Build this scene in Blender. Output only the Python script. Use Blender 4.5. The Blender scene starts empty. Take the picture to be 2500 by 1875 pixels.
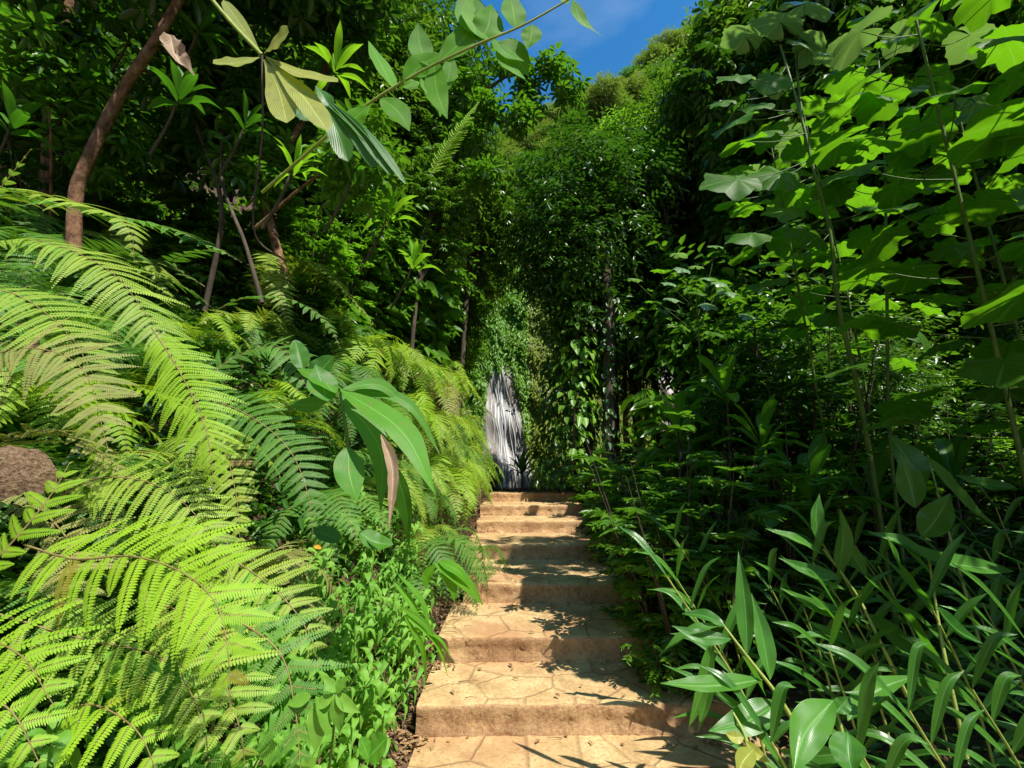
import bpy, math, random
import numpy as np
from mathutils import Vector, Matrix, Euler
random.seed(11); rng = np.random.default_rng(11)
PI = math.pi
scene = bpy.context.scene
COL = scene.collection
F = 1100.0; TH = math.atan(228 / 1100.0); EZ = 1.5

# ------------------------------------------------------------------ helpers
def A(*v): return np.array(v, float)
def unit(v):
    v = np.asarray(v, float); n = np.linalg.norm(v, axis=-1, keepdims=True); return v / np.maximum(n, 1e-9)
def P(px, py, d):
    """point at forward distance d seen in direction of photo position (px,py)"""
    u = (px - 1250) / F; v = (937.5 - py) / F
    y = math.cos(TH) - v * math.sin(TH); z = math.sin(TH) + v * math.cos(TH)
    return A(u / y * d, d, EZ + z / y * d)
def proj(p):
    dx, dy, dz = p[0], p[1], p[2] - EZ
    dep = dy * math.cos(TH) + dz * math.sin(TH); up = dz * math.cos(TH) - dy * math.sin(TH)
    return (1250 + F * dx / max(dep, .01), 937.5 - F * up / max(dep, .01))
def U(a, b, n=None): return rng.uniform(a, b, n)

class Buf:
    def __init__(s): s.V = []; s.Q = []; s.r = []; s.uv = []; s.m = []; s.n = 0
    def add(s, V, Q, r=None, uv=None, m=0):
        V = np.asarray(V, float).reshape(-1, 3); Q = np.asarray(Q, int).reshape(-1, 4)
        s.V.append(V); s.Q.append(Q + s.n); s.n += len(V)
        s.r.append(np.full(len(Q), .5) if r is None else np.asarray(r, float))
        s.uv.append(np.zeros((len(Q) * 4, 2)) if uv is None else np.asarray(uv, float).reshape(-1, 2))
        s.m.append(np.full(len(Q), m, int))
    def mesh(s, name, mats, smooth=True):
        V = np.concatenate(s.V); Q = np.concatenate(s.Q); me = bpy.data.meshes.new(name)
        me.vertices.add(len(V)); me.vertices.foreach_set('co', V.ravel())
        me.loops.add(Q.size); me.loops.foreach_set('vertex_index', Q.ravel().astype(np.int32))
        me.polygons.add(len(Q)); me.polygons.foreach_set('loop_start', np.arange(0, Q.size, 4, dtype=np.int32))
        me.update(calc_edges=True)
        me.polygons.foreach_set('material_index', np.concatenate(s.m).astype(np.int32))
        me.polygons.foreach_set('use_smooth', np.full(len(Q), smooth))
        a = me.attributes.new('rnd', 'FLOAT', 'FACE'); a.data.foreach_set('value', np.concatenate(s.r).astype(np.float32))
        uv = me.uv_layers.new(name='UVMap'); uv.data.foreach_set('uv', np.concatenate(s.uv).ravel().astype(np.float32))
        for m in (mats if isinstance(mats, (list, tuple)) else [mats]): me.materials.append(m)
        me.update(); return me
    def obj(s, name, mats, parent=None, smooth=True): return link(name, s.mesh(name, mats, smooth), parent)

def link(name, data, parent=None, mat=None):
    o = bpy.data.objects.new(name, data); COL.objects.link(o)
    if parent is not None: o.parent = parent
    return o
def tag(o, label, cat, group=None):
    o['label'] = label; o['category'] = cat
    if group: o['group'] = group
    return o
def thing(name, label, cat, loc=(0, 0, 0), group=None, rz=0, s=1):
    o = bpy.data.objects.new(name, None); COL.objects.link(o); o.empty_display_size = .1
    o.location = tuple(map(float, loc)); o.rotation_euler = (0, 0, rz); o.scale = (s, s, s)
    return tag(o, label, cat, group)
def struct(o): o['kind'] = 'structure'; return o
def stuff(o, label, cat): o['kind'] = 'stuff'; return tag(o, label, cat)
def copy_tree(root, loc, rz, s, label, group=None, tilt=(0, 0)):
    c = root.copy(); COL.objects.link(c); c.location = tuple(map(float, loc)); c.rotation_euler = (tilt[0], tilt[1], rz)
    c.scale = (s, s, s) if np.isscalar(s) else s
    c['label'] = label
    if group: c['group'] = group
    for ch in root.children:
        d = ch.copy(); COL.objects.link(d); d.parent = c
        for g in ch.children:
            e = g.copy(); COL.objects.link(e); e.parent = d
    return c

def leaves(b, p, D, N, L, W, fold=.18, droop=.25, r=None, m=0, l1=.3, l2=.68, w2=.38):
    p = np.asarray(p, float).reshape(-1, 3); n = len(p)
    D = unit(np.broadcast_to(D, (n, 3))); N = np.broadcast_to(N, (n, 3))
    L = np.broadcast_to(L, n)[:, None]; W = np.broadcast_to(W, n)[:, None]
    S = unit(np.cross(D, N)); N = unit(np.cross(S, D))
    a = p; t = p + D * L - N * L * droop
    f = N * W * fold
    q1 = p + D * L * l1 - N * L * droop * l1 * l1; q2 = p + D * L * l2 - N * L * droop * l2 * l2
    V = np.stack([a, q1 - S * W * .5 + f, q2 - S * W * w2 + f * .8, t, q2 + S * W * w2 + f * .8, q1 + S * W * .5 + f], 1)
    i = np.arange(n)[:, None] * 6
    Q = np.stack([np.concatenate([i, i + 5, i + 4, i + 3], 1), np.concatenate([i, i + 3, i + 2, i + 1], 1)], 1).reshape(-1, 4)
    rr = rng.random(n) if r is None else np.broadcast_to(r, n)
    uv = np.tile(A(.5, 0, 1, l1, 1, l2, .5, 1, .5, 0, .5, 1, 0, l2, 0, l1), n)
    b.add(V.reshape(-1, 3), Q, np.repeat(rr, 2), uv, m)

def cat(pts, n):
    """smooth curve through the points, n samples"""
    pts = np.asarray(pts, float)
    if len(pts) == 2: return pts[0] + (pts[1] - pts[0]) * np.linspace(0, 1, n)[:, None]
    q = np.vstack([2 * pts[0] - pts[1], pts, 2 * pts[-1] - pts[-2]]); k = len(pts) - 1
    t = np.linspace(0, k, n); i = np.minimum(t.astype(int), k - 1); f = (t - i)[:, None]
    a, b_, c, d = q[i], q[i + 1], q[i + 2], q[i + 3]
    return .5 * ((2 * b_) + (c - a) * f + (2 * a - 5 * b_ + 4 * c - d) * f * f + (3 * b_ - a - 3 * c + d) * f ** 3)
def frames(C, nh):
    T = unit(np.gradient(C, axis=0)); N = np.broadcast_to(unit(nh), C.shape); S = unit(np.cross(T, N)); N = unit(np.cross(S, T)); return T, S, N
def tube(b, pts, r0, r1, n=None, k=6, m=0, wob=0.0, smooth=True):
    n = n or max(3, len(pts) * 3); C = cat(pts, n); T, S, N = frames(C, A(.31, .17, .93) if abs(unit(C[-1] - C[0])[2]) < .8 else A(.9, .3, .1))
    R_ = np.linspace(r0, r1, n)
    if wob: R_ = R_ * (1 + wob * rng.normal(size=n))
    an = np.arange(k) / k * 2 * PI
    V = C[:, None] + (S[:, None] * np.cos(an)[None, :, None] + N[:, None] * np.sin(an)[None, :, None]) * R_[:, None, None]
    i = np.arange(n - 1)[:, None]; j = np.arange(k)[None]; j2 = (j + 1) % k
    Q = np.stack([i * k + j, i * k + j2, (i + 1) * k + j2, (i + 1) * k + j], -1).reshape(-1, 4)
    b.add(V.reshape(-1, 3), Q, m=m)
def ribbon(b, pts, w, nh, prof='lance', n=16, m=6, fold=.12, wave=.0, m_i=0, r=None, curl=0, twist=0.0, crumple=0.0):
    C = cat(pts, n); T, S, N = frames(C, nh); t = np.linspace(0, 1, n)
    tw = (twist * (t - .25))[:, None]; S, N = S * np.cos(tw) + N * np.sin(tw), N * np.cos(tw) - S * np.sin(tw)
    if prof == 'lance': W = np.sin(PI * np.clip(t, 0, 1) ** .8) ** 1.0 + .03 * (1 - t)
    elif prof == 'oval': W = np.sin(PI * t ** .8) ** .55
    elif prof == 'paddle': W = np.where(t < .64, .07 + .93 * (3 * (t / .64) ** 2 - 2 * (t / .64) ** 3) ** .8, np.sqrt(np.maximum(0, 1 - (np.maximum(t - .64, 0) / .36) ** 2.4)))
    else: W = np.minimum(1, (1 - t) * 2.2) ** .7 * np.minimum(1, .35 + t * 4)
    W = np.maximum(W, .03) * w * .5
    u = np.linspace(-1, 1, m + 1)
    ph = U(0, 6)
    off = fold * np.abs(u)[None] * W[:, None] * 2 + curl * (u ** 2)[None] * W[:, None] + wave * W[:, None] * np.sin(t * 17 + ph)[:, None] * (np.abs(u) ** 1.5)[None] * np.sign(u)[None]
    if crumple: off = off + crumple * (np.sin(t * 23 + 1)[:, None] * np.sin(u * 5 + t[:, None] * 9)) * W[:, None] + crumple * .6 * rng.normal(size=off.shape) * W[:, None]
    V = C[:, None] + S[:, None] * (u[None] * W[:, None] * (1 + (crumple * .8 * rng.normal(size=(n, 1)) if crumple else 0)))[..., None] + N[:, None] * off[..., None]
    i = np.arange(n - 1)[:, None]; j = np.arange(m)[None]; K = m + 1
    Q = np.stack([i * K + j, i * K + j + 1, (i + 1) * K + j + 1, (i + 1) * K + j], -1).reshape(-1, 4)
    uu = (u + 1) / 2
    uv = np.stack([np.stack([np.broadcast_to(uu[j], (n - 1, m)), np.broadcast_to(t[i], (n - 1, m))], -1),
                   np.stack([np.broadcast_to(uu[j + 1], (n - 1, m)), np.broadcast_to(t[i], (n - 1, m))], -1),
                   np.stack([np.broadcast_to(uu[j + 1], (n - 1, m)), np.broadcast_to(t[i + 1], (n - 1, m))], -1),
                   np.stack([np.broadcast_to(uu[j], (n - 1, m)), np.broadcast_to(t[i + 1], (n - 1, m))], -1)], 2).reshape(-1, 2)
    b.add(V.reshape(-1, 3), Q, np.full(len(Q), rng.random() if r is None else r), uv, m_i)
def roundleaf(b, R_=1.0, lobes=5, cup=.12, seed=0, m=0, ragged=.06):
    g = np.random.default_rng(seed); K = 36; th = np.linspace(-2.95, 2.95, K + 1)
    out = R_ * (.80 + .20 * np.cos(th) + .22 * (np.abs(np.cos(th * lobes * .5)) - .5) * (np.cos(th) * .3 + .7) + .03 * np.sin(th * 19 + seed) + ragged * np.convolve(g.normal(size=K + 7), np.ones(3) / 3, 'valid')[:K + 1])
    rings = A(.02, .3, .55, .8, 1); V = []
    ph = g.uniform(0, 6)
    for f in rings:
        r_ = out * f; z = -cup * R_ * f ** 2 + .07 * R_ * np.sin(th * lobes + ph) * f ** 2 + .03 * R_ * np.sin(th * 11 + ph) * f ** 3
        V.append(np.stack([r_ * np.cos(th), r_ * np.sin(th), z], 1))
    V = np.concatenate(V); i = np.arange(4)[:, None]; j = np.arange(K)[None]; k = K + 1
    Q = np.stack([i * k + j, (i + 1) * k + j, (i + 1) * k + j + 1, i * k + j + 1], -1).reshape(-1, 4)
    tu = (th + PI) / (2 * PI)
    def g2(a, c): return np.stack([np.broadcast_to(tu[c], (4, K)), np.broadcast_to(rings[a], (4, K))], -1)
    uv = np.stack([g2(i, j), g2(i + 1, j), g2(i + 1, j + 1), g2(i, j + 1)], 2).reshape(-1, 2)
    b.add(V, Q, np.full(len(Q), .5), uv, m)

def frond(b, ctrl, Lp, nh, sp=.03, nq=18, fwd=.45, droop=.25, t0=.1, bip=True, pw=.9, rach=.004, mats=(0, 1), taper=2.4, jit=.09, cut=.98):
    C = cat(ctrl, 60); seg = np.linalg.norm(np.diff(C, axis=0), axis=1); cl = np.concatenate([[0], np.cumsum(seg)]); Ltot = cl[-1]
    n = max(8, int(Ltot * (1 - t0) / sp)); t = np.linspace(t0, .995, n)
    c = np.stack([np.interp(t * Ltot, cl, C[:, k]) for k in range(3)], 1)
    T, S, N = frames(C, nh); itp = lambda X: unit(np.stack([np.interp(t * Ltot, cl, X[:, k]) for k in range(3)], 1))
    T, S, N = itp(T), itp(S), itp(N)
    s_ = (t - t0) / (1 - t0)
    pl = Lp * (.62 + .38 * np.minimum(1, s_ / .25)) * np.maximum(.0, 1 - s_ ** taper) * np.where(s_ > .8, .75, 1) ** ((s_ - .8) * 5) + .012
    for sd in (-1, 1):
        l = pl * (1 + jit * rng.normal(size=n)) * np.where(rng.random(n) < .05, U(.3, .8, n), 1)
        fw = fwd + .5 * s_ ** 3 + .09 * rng.normal(size=n)
        D = unit(S * sd + T * fw[:, None] + N * (.12 + .10 * rng.normal(size=n))[:, None])
        if not bip:
            leaves(b, c, D, N, l, np.full(n, sp * pw), droop=droop, fold=.1, r=.35 + .3 * rng.random(n), m=mats[0], l1=.2, l2=.7, w2=.42); continue
        q = (np.arange(nq) + .5) / nq * cut
        dr = (droop * (1 + .3 * rng.normal(size=n)))[:, None]
        base = c[:, None] + D[:, None] * (l[:, None] * q)[..., None] - N[:, None] * (l[:, None] * dr * q ** 2)[..., None]
        PD = unit(D[:, None] - N[:, None] * (2 * dr * q)[..., None])
        side = unit(np.cross(PD, N[:, None])); PN = unit(np.cross(side, PD))
        ql = np.maximum(.15, (1 - q ** 2.6))[None] * np.minimum(sp * .43, l * .3)[:, None] * (1 + .06 * rng.normal(size=(n, nq)))
        rr = np.repeat(np.where(rng.random(n) < .05, 1.15, np.clip(.45 + .2 * rng.normal(size=n), 0, .95))[:, None], nq, 1) + .12 * rng.random((n, nq)) * q ** 3
        for s2 in (-1, 1):
            QD = unit(side * s2 + PD * .38)
            wq = np.broadcast_to((l / nq)[:, None] * pw, (n, nq))
            leaves(b, base.reshape(-1, 3), QD.reshape(-1, 3), PN.reshape(-1, 3), ql.ravel(), wq.ravel(), fold=.05, droop=.12, r=rr.ravel(), m=mats[0], l1=.22, l2=.75, w2=.36)
        if nq > 12:
            w_ = .0011 + .004 * sp
            e = base[:, -1]; sd3 = unit(np.cross(D, N)) * w_
            i = np.arange(n)[:, None] * 4
            mid = base[:, nq // 2]
            V = np.stack([c - sd3, c + sd3, mid + sd3 * .7 + N * .001, mid - sd3 * .7 + N * .001], 1)
            b.add(V.reshape(-1, 3), np.concatenate([i, i + 1, i + 2, i + 3], 1), m=mats[1])
    tube(b, ctrl, rach, rach * .25, n=28, k=5, m=mats[1])

# ------------------------------------------------------------------ materials
def nt(name):
    m = bpy.data.materials.new(name); m.use_nodes = True; t = m.node_tree; t.nodes.clear()
    o = t.nodes.new('ShaderNodeOutputMaterial'); return m, t, o
def nd(t, typ, **k):
    n = t.nodes.new(typ)
    for a, v in k.items():
        if a.startswith('i_'): n.inputs[a[2:].replace('_', ' ')].default_value = v
        else: setattr(n, a, v)
    return n
def ramp(t, src, stops):
    r = nd(t, 'ShaderNodeValToRGB'); e = r.color_ramp.elements
    while len(e) < len(stops): e.new(.5)
    for k, (p, c) in enumerate(stops): e[k].position = p; e[k].color = (*c, 1)
    t.links.new(src, r.inputs[0]); return r.outputs[0]
def mixc(t, f, a, b, mode='MIX'):
    m = nd(t, 'ShaderNodeMix', data_type='RGBA', blend_type=mode)
    for i, v in ((0, f), (6, a), (7, b)):
        if hasattr(v, 'links') or hasattr(v, 'node'): t.links.new(v, m.inputs[i])
        else: m.inputs[i].default_value = v if i == 0 else (*v, 1)
    return m.outputs[2]
def math_(t, op, a, b=None):
    m = nd(t, 'ShaderNodeMath', operation=op)
    for i, v in ((0, a), (1, b)):
        if v is None: continue
        if hasattr(v, 'node'): t.links.new(v, m.inputs[i])
        else: m.inputs[i].default_value = v
    return m.outputs[0]
def leafmat(name, c0, c1, trans=.35, rough=.38, tcol=None, veins=None, brown=0.0, spec=.5, blotch=.0):
    """c0,c1: two leaf greens mixed per leaf; veins: 'pleat' | 'mid' | 'palm' """
    m, t, o = nt(name); L = t.links.new
    at = nd(t, 'ShaderNodeAttribute', attribute_name='rnd'); oi = nd(t, 'ShaderNodeObjectInfo')
    f = math_(t, 'ADD', math_(t, 'MULTIPLY', at.outputs['Fac'], .6), math_(t, 'MULTIPLY', oi.outputs['Random'], .4))
    stops = [(0.0, c0), (.85, c1)]
    if brown: stops += [(1 - brown, c1), (1.0, (.25, .13, .03))]
    col = ramp(t, f, stops)
    ge = nd(t, 'ShaderNodeNewGeometry')
    ns = nd(t, 'ShaderNodeTexNoise', i_Scale=9.0 if veins else 3.0, i_Detail=3.0); L(ge.outputs['Position'], ns.inputs['Vector'])
    col = mixc(t, math_(t, 'MULTIPLY', ns.outputs[0], .45), col, tuple(x * .5 for x in c0))
    bump = nd(t, 'ShaderNodeBump', i_Strength=.3, i_Distance=.004)
    if veins:
        uv = nd(t, 'ShaderNodeUVMap'); sx = nd(t, 'ShaderNodeSeparateXYZ'); L(uv.outputs[0], sx.inputs[0])
        du = math_(t, 'ABSOLUTE', math_(t, 'SUBTRACT', sx.outputs[0], .5))
        mid = math_(t, 'LESS_THAN', du, .018 if veins != 'palm' else -1)
        if veins == 'pleat': w = math_(t, 'SINE', math_(t, 'MULTIPLY', du, 150.0))
        elif veins == 'mid':
            w = math_(t, 'SINE', math_(t, 'MULTIPLY', math_(t, 'SUBTRACT', math_(t, 'MULTIPLY', sx.outputs[1], 2.2), math_(t, 'MULTIPLY', du, 1.3)), 60.0))
        else: w = math_(t, 'SINE', math_(t, 'MULTIPLY', sx.outputs[0], 2 * PI * 7))
        if veins == 'palm':
            mid = math_(t, 'GREATER_THAN', w, math_(t, 'ADD', .90, math_(t, 'MULTIPLY', sx.outputs[1], .092)))
            v2 = nd(t, 'ShaderNodeTexVoronoi', feature='DISTANCE_TO_EDGE', i_Scale=26.0); L(ge.outputs['Position'], v2.inputs['Vector']); col = mixc(t, ramp(t, v2.outputs['Distance'], [(.01, (.35,) * 3), (.06, (0, 0, 0))]), col, (.16, .32, .05))
        L(w, bump.inputs['Height']); bump.inputs['Strength'].default_value = .32 if veins == 'pleat' else .22; bump.inputs['Distance'].default_value = .003
        col = mixc(t, math_(t, 'MULTIPLY', math_(t, 'ADD', w, 1.0), .05 if veins != 'palm' else .0), col, (.0, .02, .0))
        col = mixc(t, math_(t, 'MULTIPLY', mid, .5), col, tuple(min(1, x * 1.6 + .10) for x in c1))
    else: L(ns.outputs[0], bump.inputs['Height'])
    if blotch:
        n2 = nd(t, 'ShaderNodeTexNoise', i_Scale=24.0, i_Detail=4.0); L(ge.outputs['Position'], n2.inputs['Vector'])
        col = mixc(t, ramp(t, n2.outputs[0], [(.56, (0, 0, 0)), (.68, (blotch,) * 3)]), col, (.22, .16, .06))
    pr = nd(t, 'ShaderNodeBsdfPrincipled', i_Roughness=rough); pr.inputs['Specular IOR Level'].default_value = spec
    L(col, pr.inputs['Base Color']); L(bump.outputs[0], pr.inputs['Normal'])
    tr = nd(t, 'ShaderNodeBsdfTranslucent'); tc = tcol or tuple((c0[i] + c1[i]) * k for i, k in enumerate((1.1, 1.15, .3)))
    L(mixc(t, .75, col, tc), tr.inputs['Color'])
    mx = nd(t, 'ShaderNodeMixShader', i_Fac=trans); L(pr.outputs[0], mx.inputs[1]); L(tr.outputs[0], mx.inputs[2]); L(mx.outputs[0], o.inputs[0])
    return m
def plain(name, stops, scale=5, rough=.8, bump=.3, dist=.02, vec='Object', detail=6, stretch=(1, 1, 1), spec=.3):
    m, t, o = nt(name); L = t.links.new
    tc = nd(t, 'ShaderNodeTexCoord'); mp = nd(t, 'ShaderNodeMapping'); mp.inputs['Scale'].default_value = stretch
    L(tc.outputs[vec], mp.inputs[0]); ns = nd(t, 'ShaderNodeTexNoise', i_Scale=scale, i_Detail=detail, i_Roughness=.65); L(mp.outputs[0], ns.inputs['Vector'])
    c = ramp(t, ns.outputs[0], stops); pr = nd(t, 'ShaderNodeBsdfPrincipled', i_Roughness=rough); pr.inputs['Specular IOR Level'].default_value = spec
    L(c, pr.inputs['Base Color']); bm = nd(t, 'ShaderNodeBump', i_Strength=bump, i_Distance=dist); L(ns.outputs[0], bm.inputs['Height']); L(bm.outputs[0], pr.inputs['Normal'])
    L(pr.outputs[0], o.inputs[0]); return m

M = {}
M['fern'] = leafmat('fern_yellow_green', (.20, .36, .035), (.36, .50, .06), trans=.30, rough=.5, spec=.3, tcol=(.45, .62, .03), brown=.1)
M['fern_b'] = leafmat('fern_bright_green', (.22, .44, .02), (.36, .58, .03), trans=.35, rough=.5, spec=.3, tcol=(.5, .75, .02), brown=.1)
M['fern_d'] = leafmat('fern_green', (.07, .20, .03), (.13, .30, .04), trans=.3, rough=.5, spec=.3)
M['fern_o'] = leafmat('fern_old', (.22, .27, .07), (.34, .33, .10), trans=.2, rough=.6, spec=.2, blotch=.7)
M['rachis'] = plain('rachis', [(.3, (.16, .10, .04)), (.7, (.25, .22, .07))], 20, .6)
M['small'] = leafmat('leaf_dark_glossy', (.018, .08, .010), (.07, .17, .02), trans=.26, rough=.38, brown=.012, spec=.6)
M['mid'] = leafmat('leaf_mid_green', (.04, .13, .012), (.12, .27, .025), trans=.35, rough=.38, brown=.012)
M['light'] = leafmat('leaf_light_green', (.09, .24, .02), (.20, .38, .04), trans=.4, rough=.42)
M['vine'] = leafmat('leaf_vine_olive', (.13, .22, .03), (.30, .36, .06), trans=.3, rough=.65, spec=.15)
M['far'] = leafmat('leaf_far', (.11, .20, .04), (.26, .34, .10), trans=.25, rough=.5, spec=.3)
M['herb'] = leafmat('leaf_herb', (.10, .28, .03), (.24, .46, .06), trans=.35, rough=.55, spec=.3, brown=.04)
M['ginger'] = leafmat('leaf_ginger', (.04, .17, .022), (.10, .29, .03), trans=.28, rough=.3, veins='pleat', spec=.6)
M['pleat'] = leafmat('leaf_pleated', (.07, .23, .02), (.12, .33, .025), trans=.35, rough=.42, spec=.4, blotch=.35, veins='pleat')
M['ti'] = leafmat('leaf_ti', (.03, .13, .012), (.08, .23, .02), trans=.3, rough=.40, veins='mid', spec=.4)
M['olive'] = leafmat('leaf_olive_yellow', (.22, .28, .05), (.40, .42, .08), trans=.3, rough=.4, veins='mid', blotch=.5)
M['palm'] = leafmat('leaf_big_round', (.03, .12, .004), (.065, .20, .006), trans=.5, rough=.5, spec=.25, veins='palm', tcol=(.20, .52, .008), blotch=.3)
M['palm_g'] = leafmat('leaf_big_greyish', (.12, .24, .10), (.20, .33, .16), trans=.25, rough=.3, veins='palm', spec=.8)
M['banana'] = leafmat('leaf_backlit', (.09, .30, .012), (.16, .42, .015), trans=.45, rough=.55, spec=.25, veins='pleat', tcol=(.35, .70, .02))
M['dead_v'] = leafmat('leaf_dead_big', (.24, .15, .09), (.42, .30, .19), trans=.1, rough=.7, veins='mid', tcol=(.4, .25, .1), blotch=.6)
M['canopy'] = leafmat('leaf_canopy_lit', (.04, .13, .014), (.15, .28, .035), trans=.3, rough=.33, spec=.6)
M['ti_sunlit'] = leafmat('leaf_ti_sunlit', (.08, .25, .02), (.15, .36, .03), trans=.35, rough=.28, veins='mid', spec=.6)  # lighter ti copy: sun catching the rosettes put into the colour
M['dead_p'] = leafmat('leaf_dead_round', (.22, .14, .09), (.40, .28, .18), trans=.08, rough=.75, veins='palm', tcol=(.4, .25, .1), blotch=.6)
M['stem_g'] = plain('stem_green', [(.3, (.05, .11, .02)), (.7, (.12, .20, .04))], 12, .5)
M['stem_y'] = plain('stem_yellow_green', [(.3, (.20, .28, .05)), (.7, (.36, .42, .10))], 12, .5)
M['bark'] = plain('bark_brown', [(.34, (.05, .025, .014)), (.48, (.16, .08, .04)), (.6, (.24, .13, .07)), (.72, (.36, .27, .18))], 16, .85, 1.0, .03, stretch=(1, 1, .6), detail=10)
M['bark_d'] = plain('bark_dark', [(.3, (.03, .022, .014)), (.6, (.09, .07, .05)), (.8, (.18, .16, .11))], 9, .9, .9, .02, stretch=(1, 1, .35))
M['bark_p'] = plain('bark_pale', [(.3, (.22, .18, .13)), (.7, (.5, .44, .34))], 9, .85, .6, .01, stretch=(1, 1, .4))
M['dead'] = plain('dead_leaf', [(.35, (.10, .055, .03)), (.5, (.26, .16, .09)), (.65, (.42, .30, .19))], 9, .75, 1.0, .03, detail=10)
M['litter'] = leafmat('leaf_litter', (.16, .08, .03), (.42, .27, .12), trans=.05, rough=.8, tcol=(.2, .1, .03))
M['soil'] = plain('soil', [(.25, (.03, .018, .011)), (.5, (.085, .048, .028)), (.75, (.17, .10, .055))], 4, .95, 1, .06, detail=10)

# stamped concrete
def concrete(name, riser):
    m, t, o = nt(name); L = t.links.new
    ge = nd(t, 'ShaderNodeNewGeometry'); pos = ge.outputs['Position']
    n1 = nd(t, 'ShaderNodeTexNoise', i_Scale=5.0, i_Detail=8.0, i_Roughness=.7); L(pos, n1.inputs['Vector'])
    n2 = nd(t, 'ShaderNodeTexNoise', i_Scale=42.0, i_Detail=7.0, i_Roughness=.75); L(pos, n2.inputs['Vector'])
    n3 = nd(t, 'ShaderNodeTexNoise', i_Scale=1.3, i_Detail=3.0); L(pos, n3.inputs['Vector'])
    if riser:
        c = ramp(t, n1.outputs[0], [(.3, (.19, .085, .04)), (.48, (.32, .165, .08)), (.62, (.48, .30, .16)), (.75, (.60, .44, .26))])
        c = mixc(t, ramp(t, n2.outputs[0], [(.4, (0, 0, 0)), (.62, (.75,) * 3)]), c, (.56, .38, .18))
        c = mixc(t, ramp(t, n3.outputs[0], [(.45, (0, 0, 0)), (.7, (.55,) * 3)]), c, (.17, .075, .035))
        h = math_(t, 'ADD', n1.outputs[0], math_(t, 'MULTIPLY', n2.outputs[0], .9)); dist = .022
    else:
        vo = nd(t, 'ShaderNodeTexVoronoi', feature='DISTANCE_TO_EDGE', i_Scale=2.5, i_Randomness=.85)
        wv = nd(t, 'ShaderNodeVectorMath', operation='MULTIPLY_ADD'); L(n1.outputs['Color'], wv.inputs[0]); wv.inputs[1].default_value = (.03, .03, 0)
        mp = nd(t, 'ShaderNodeMapping'); mp.inputs['Scale'].default_value = (1, 1, .001); L(pos, mp.inputs[0]); L(mp.outputs[0], wv.inputs[2]); L(wv.outputs[0], vo.inputs['Vector'])
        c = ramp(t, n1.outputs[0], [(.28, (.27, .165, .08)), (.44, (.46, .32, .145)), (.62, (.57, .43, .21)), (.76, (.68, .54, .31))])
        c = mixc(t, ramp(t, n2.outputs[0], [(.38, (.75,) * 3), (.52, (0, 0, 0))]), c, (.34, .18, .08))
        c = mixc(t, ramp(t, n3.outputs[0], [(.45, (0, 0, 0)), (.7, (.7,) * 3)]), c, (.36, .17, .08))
        ln = ramp(t, vo.outputs['Distance'], [(.008, (1, 1, 1)), (.03, (0, 0, 0))])
        c = mixc(t, math_(t, 'MULTIPLY', math_(t, 'MULTIPLY', ln, n3.outputs[0]), .95), c, (.24, .13, .06))
        h = math_(t, 'SUBTRACT', math_(t, 'ADD', math_(t, 'MULTIPLY', n1.outputs[0], .3), math_(t, 'MULTIPLY', n2.outputs[0], .3)), math_(t, 'MULTIPLY', ln, .5)); dist = .015
    pr = nd(t, 'ShaderNodeBsdfPrincipled', i_Roughness=.85); pr.inputs['Specular IOR Level'].default_value = .25
    L(c, pr.inputs['Base Color']); bm = nd(t, 'ShaderNodeBump', i_Strength=.8 if not riser else .65, i_Distance=dist); L(h, bm.inputs['Height']); L(bm.outputs[0], pr.inputs['Normal']); L(pr.outputs[0], o.inputs[0])
    return m
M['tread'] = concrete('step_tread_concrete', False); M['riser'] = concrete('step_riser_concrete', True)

# ------------------------------------------------------------------ terrain
SY = [3.03, 3.65, 4.57, 5.9, 7.15, 8.18, 9.4]; RH = .17
def hgt(x, y):
    x = np.asarray(x, float); y = np.asarray(y, float)
    p = np.interp(y, [-30, 3.03] + SY[1:] + [9.9, 13, 20, 24], [-.2, 0] + [RH * k for k in range(1, 7)] + [1.17, 1.2, .4, .3])
    instair = np.clip((x + .60) * 9, 0, 1) * np.clip((1.6 - x) * 6, 0, 1) * np.clip((9.9 - y) * 3, 0, 1)
    u = np.maximum(0, -.62 - x); sl = np.interp(y, [0, 3, 4.6, 6, 9.4, 11, 14], [.55, .85, 1.5, 3.0, 3.2, 1.2, .3]); cap = np.interp(y, [0, 3.5, 4.6, 6, 9.4, 11], [2.0, 2.0, 1.5, .75, .75, 1.5])
    bank = sl * np.minimum(u, cap) + np.interp(y, [3.5, 6, 9.4, 12], [.35, .45, .5, .35]) * np.minimum(np.maximum(0, u - cap), 3) + 1.6 * np.maximum(0, u - 6)
    v = np.maximum(0, x - 1.5); right = .06 * v + 1.4 * np.maximum(0, v - 9.5)
    head = 0 * y
    nz = .06 * np.sin(x * 3.1 + y * 1.7) * np.sin(y * 2.3 - x) + .035 * np.sin(x * 7.3 + 1) * np.sin(y * 8.1)
    nz = nz + .02 * np.sin(x * 31 + 2 * np.sin(y * 13)) * np.sin(y * 27 + x * 9); side = np.clip(np.maximum(u, v) * 3 + .35, 0, 1)
    return p + bank + right + np.minimum(head, 60) - .07 * instair + nz * side
def grid(name, xs, ys, fn, mat):
    X, Y = np.meshgrid(xs, ys, indexing='ij'); V = np.stack([X, Y, fn(X, Y)], -1).reshape(-1, 3)
    n, m = X.shape; i = np.arange(n - 1)[:, None]; j = np.arange(m - 1)[None]
    Q = np.stack([i * m + j, (i + 1) * m + j, (i + 1) * m + j + 1, i * m + j + 1], -1).reshape(-1, 4)
    b = Buf(); b.add(V, Q); return b.obj(name, mat)
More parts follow.
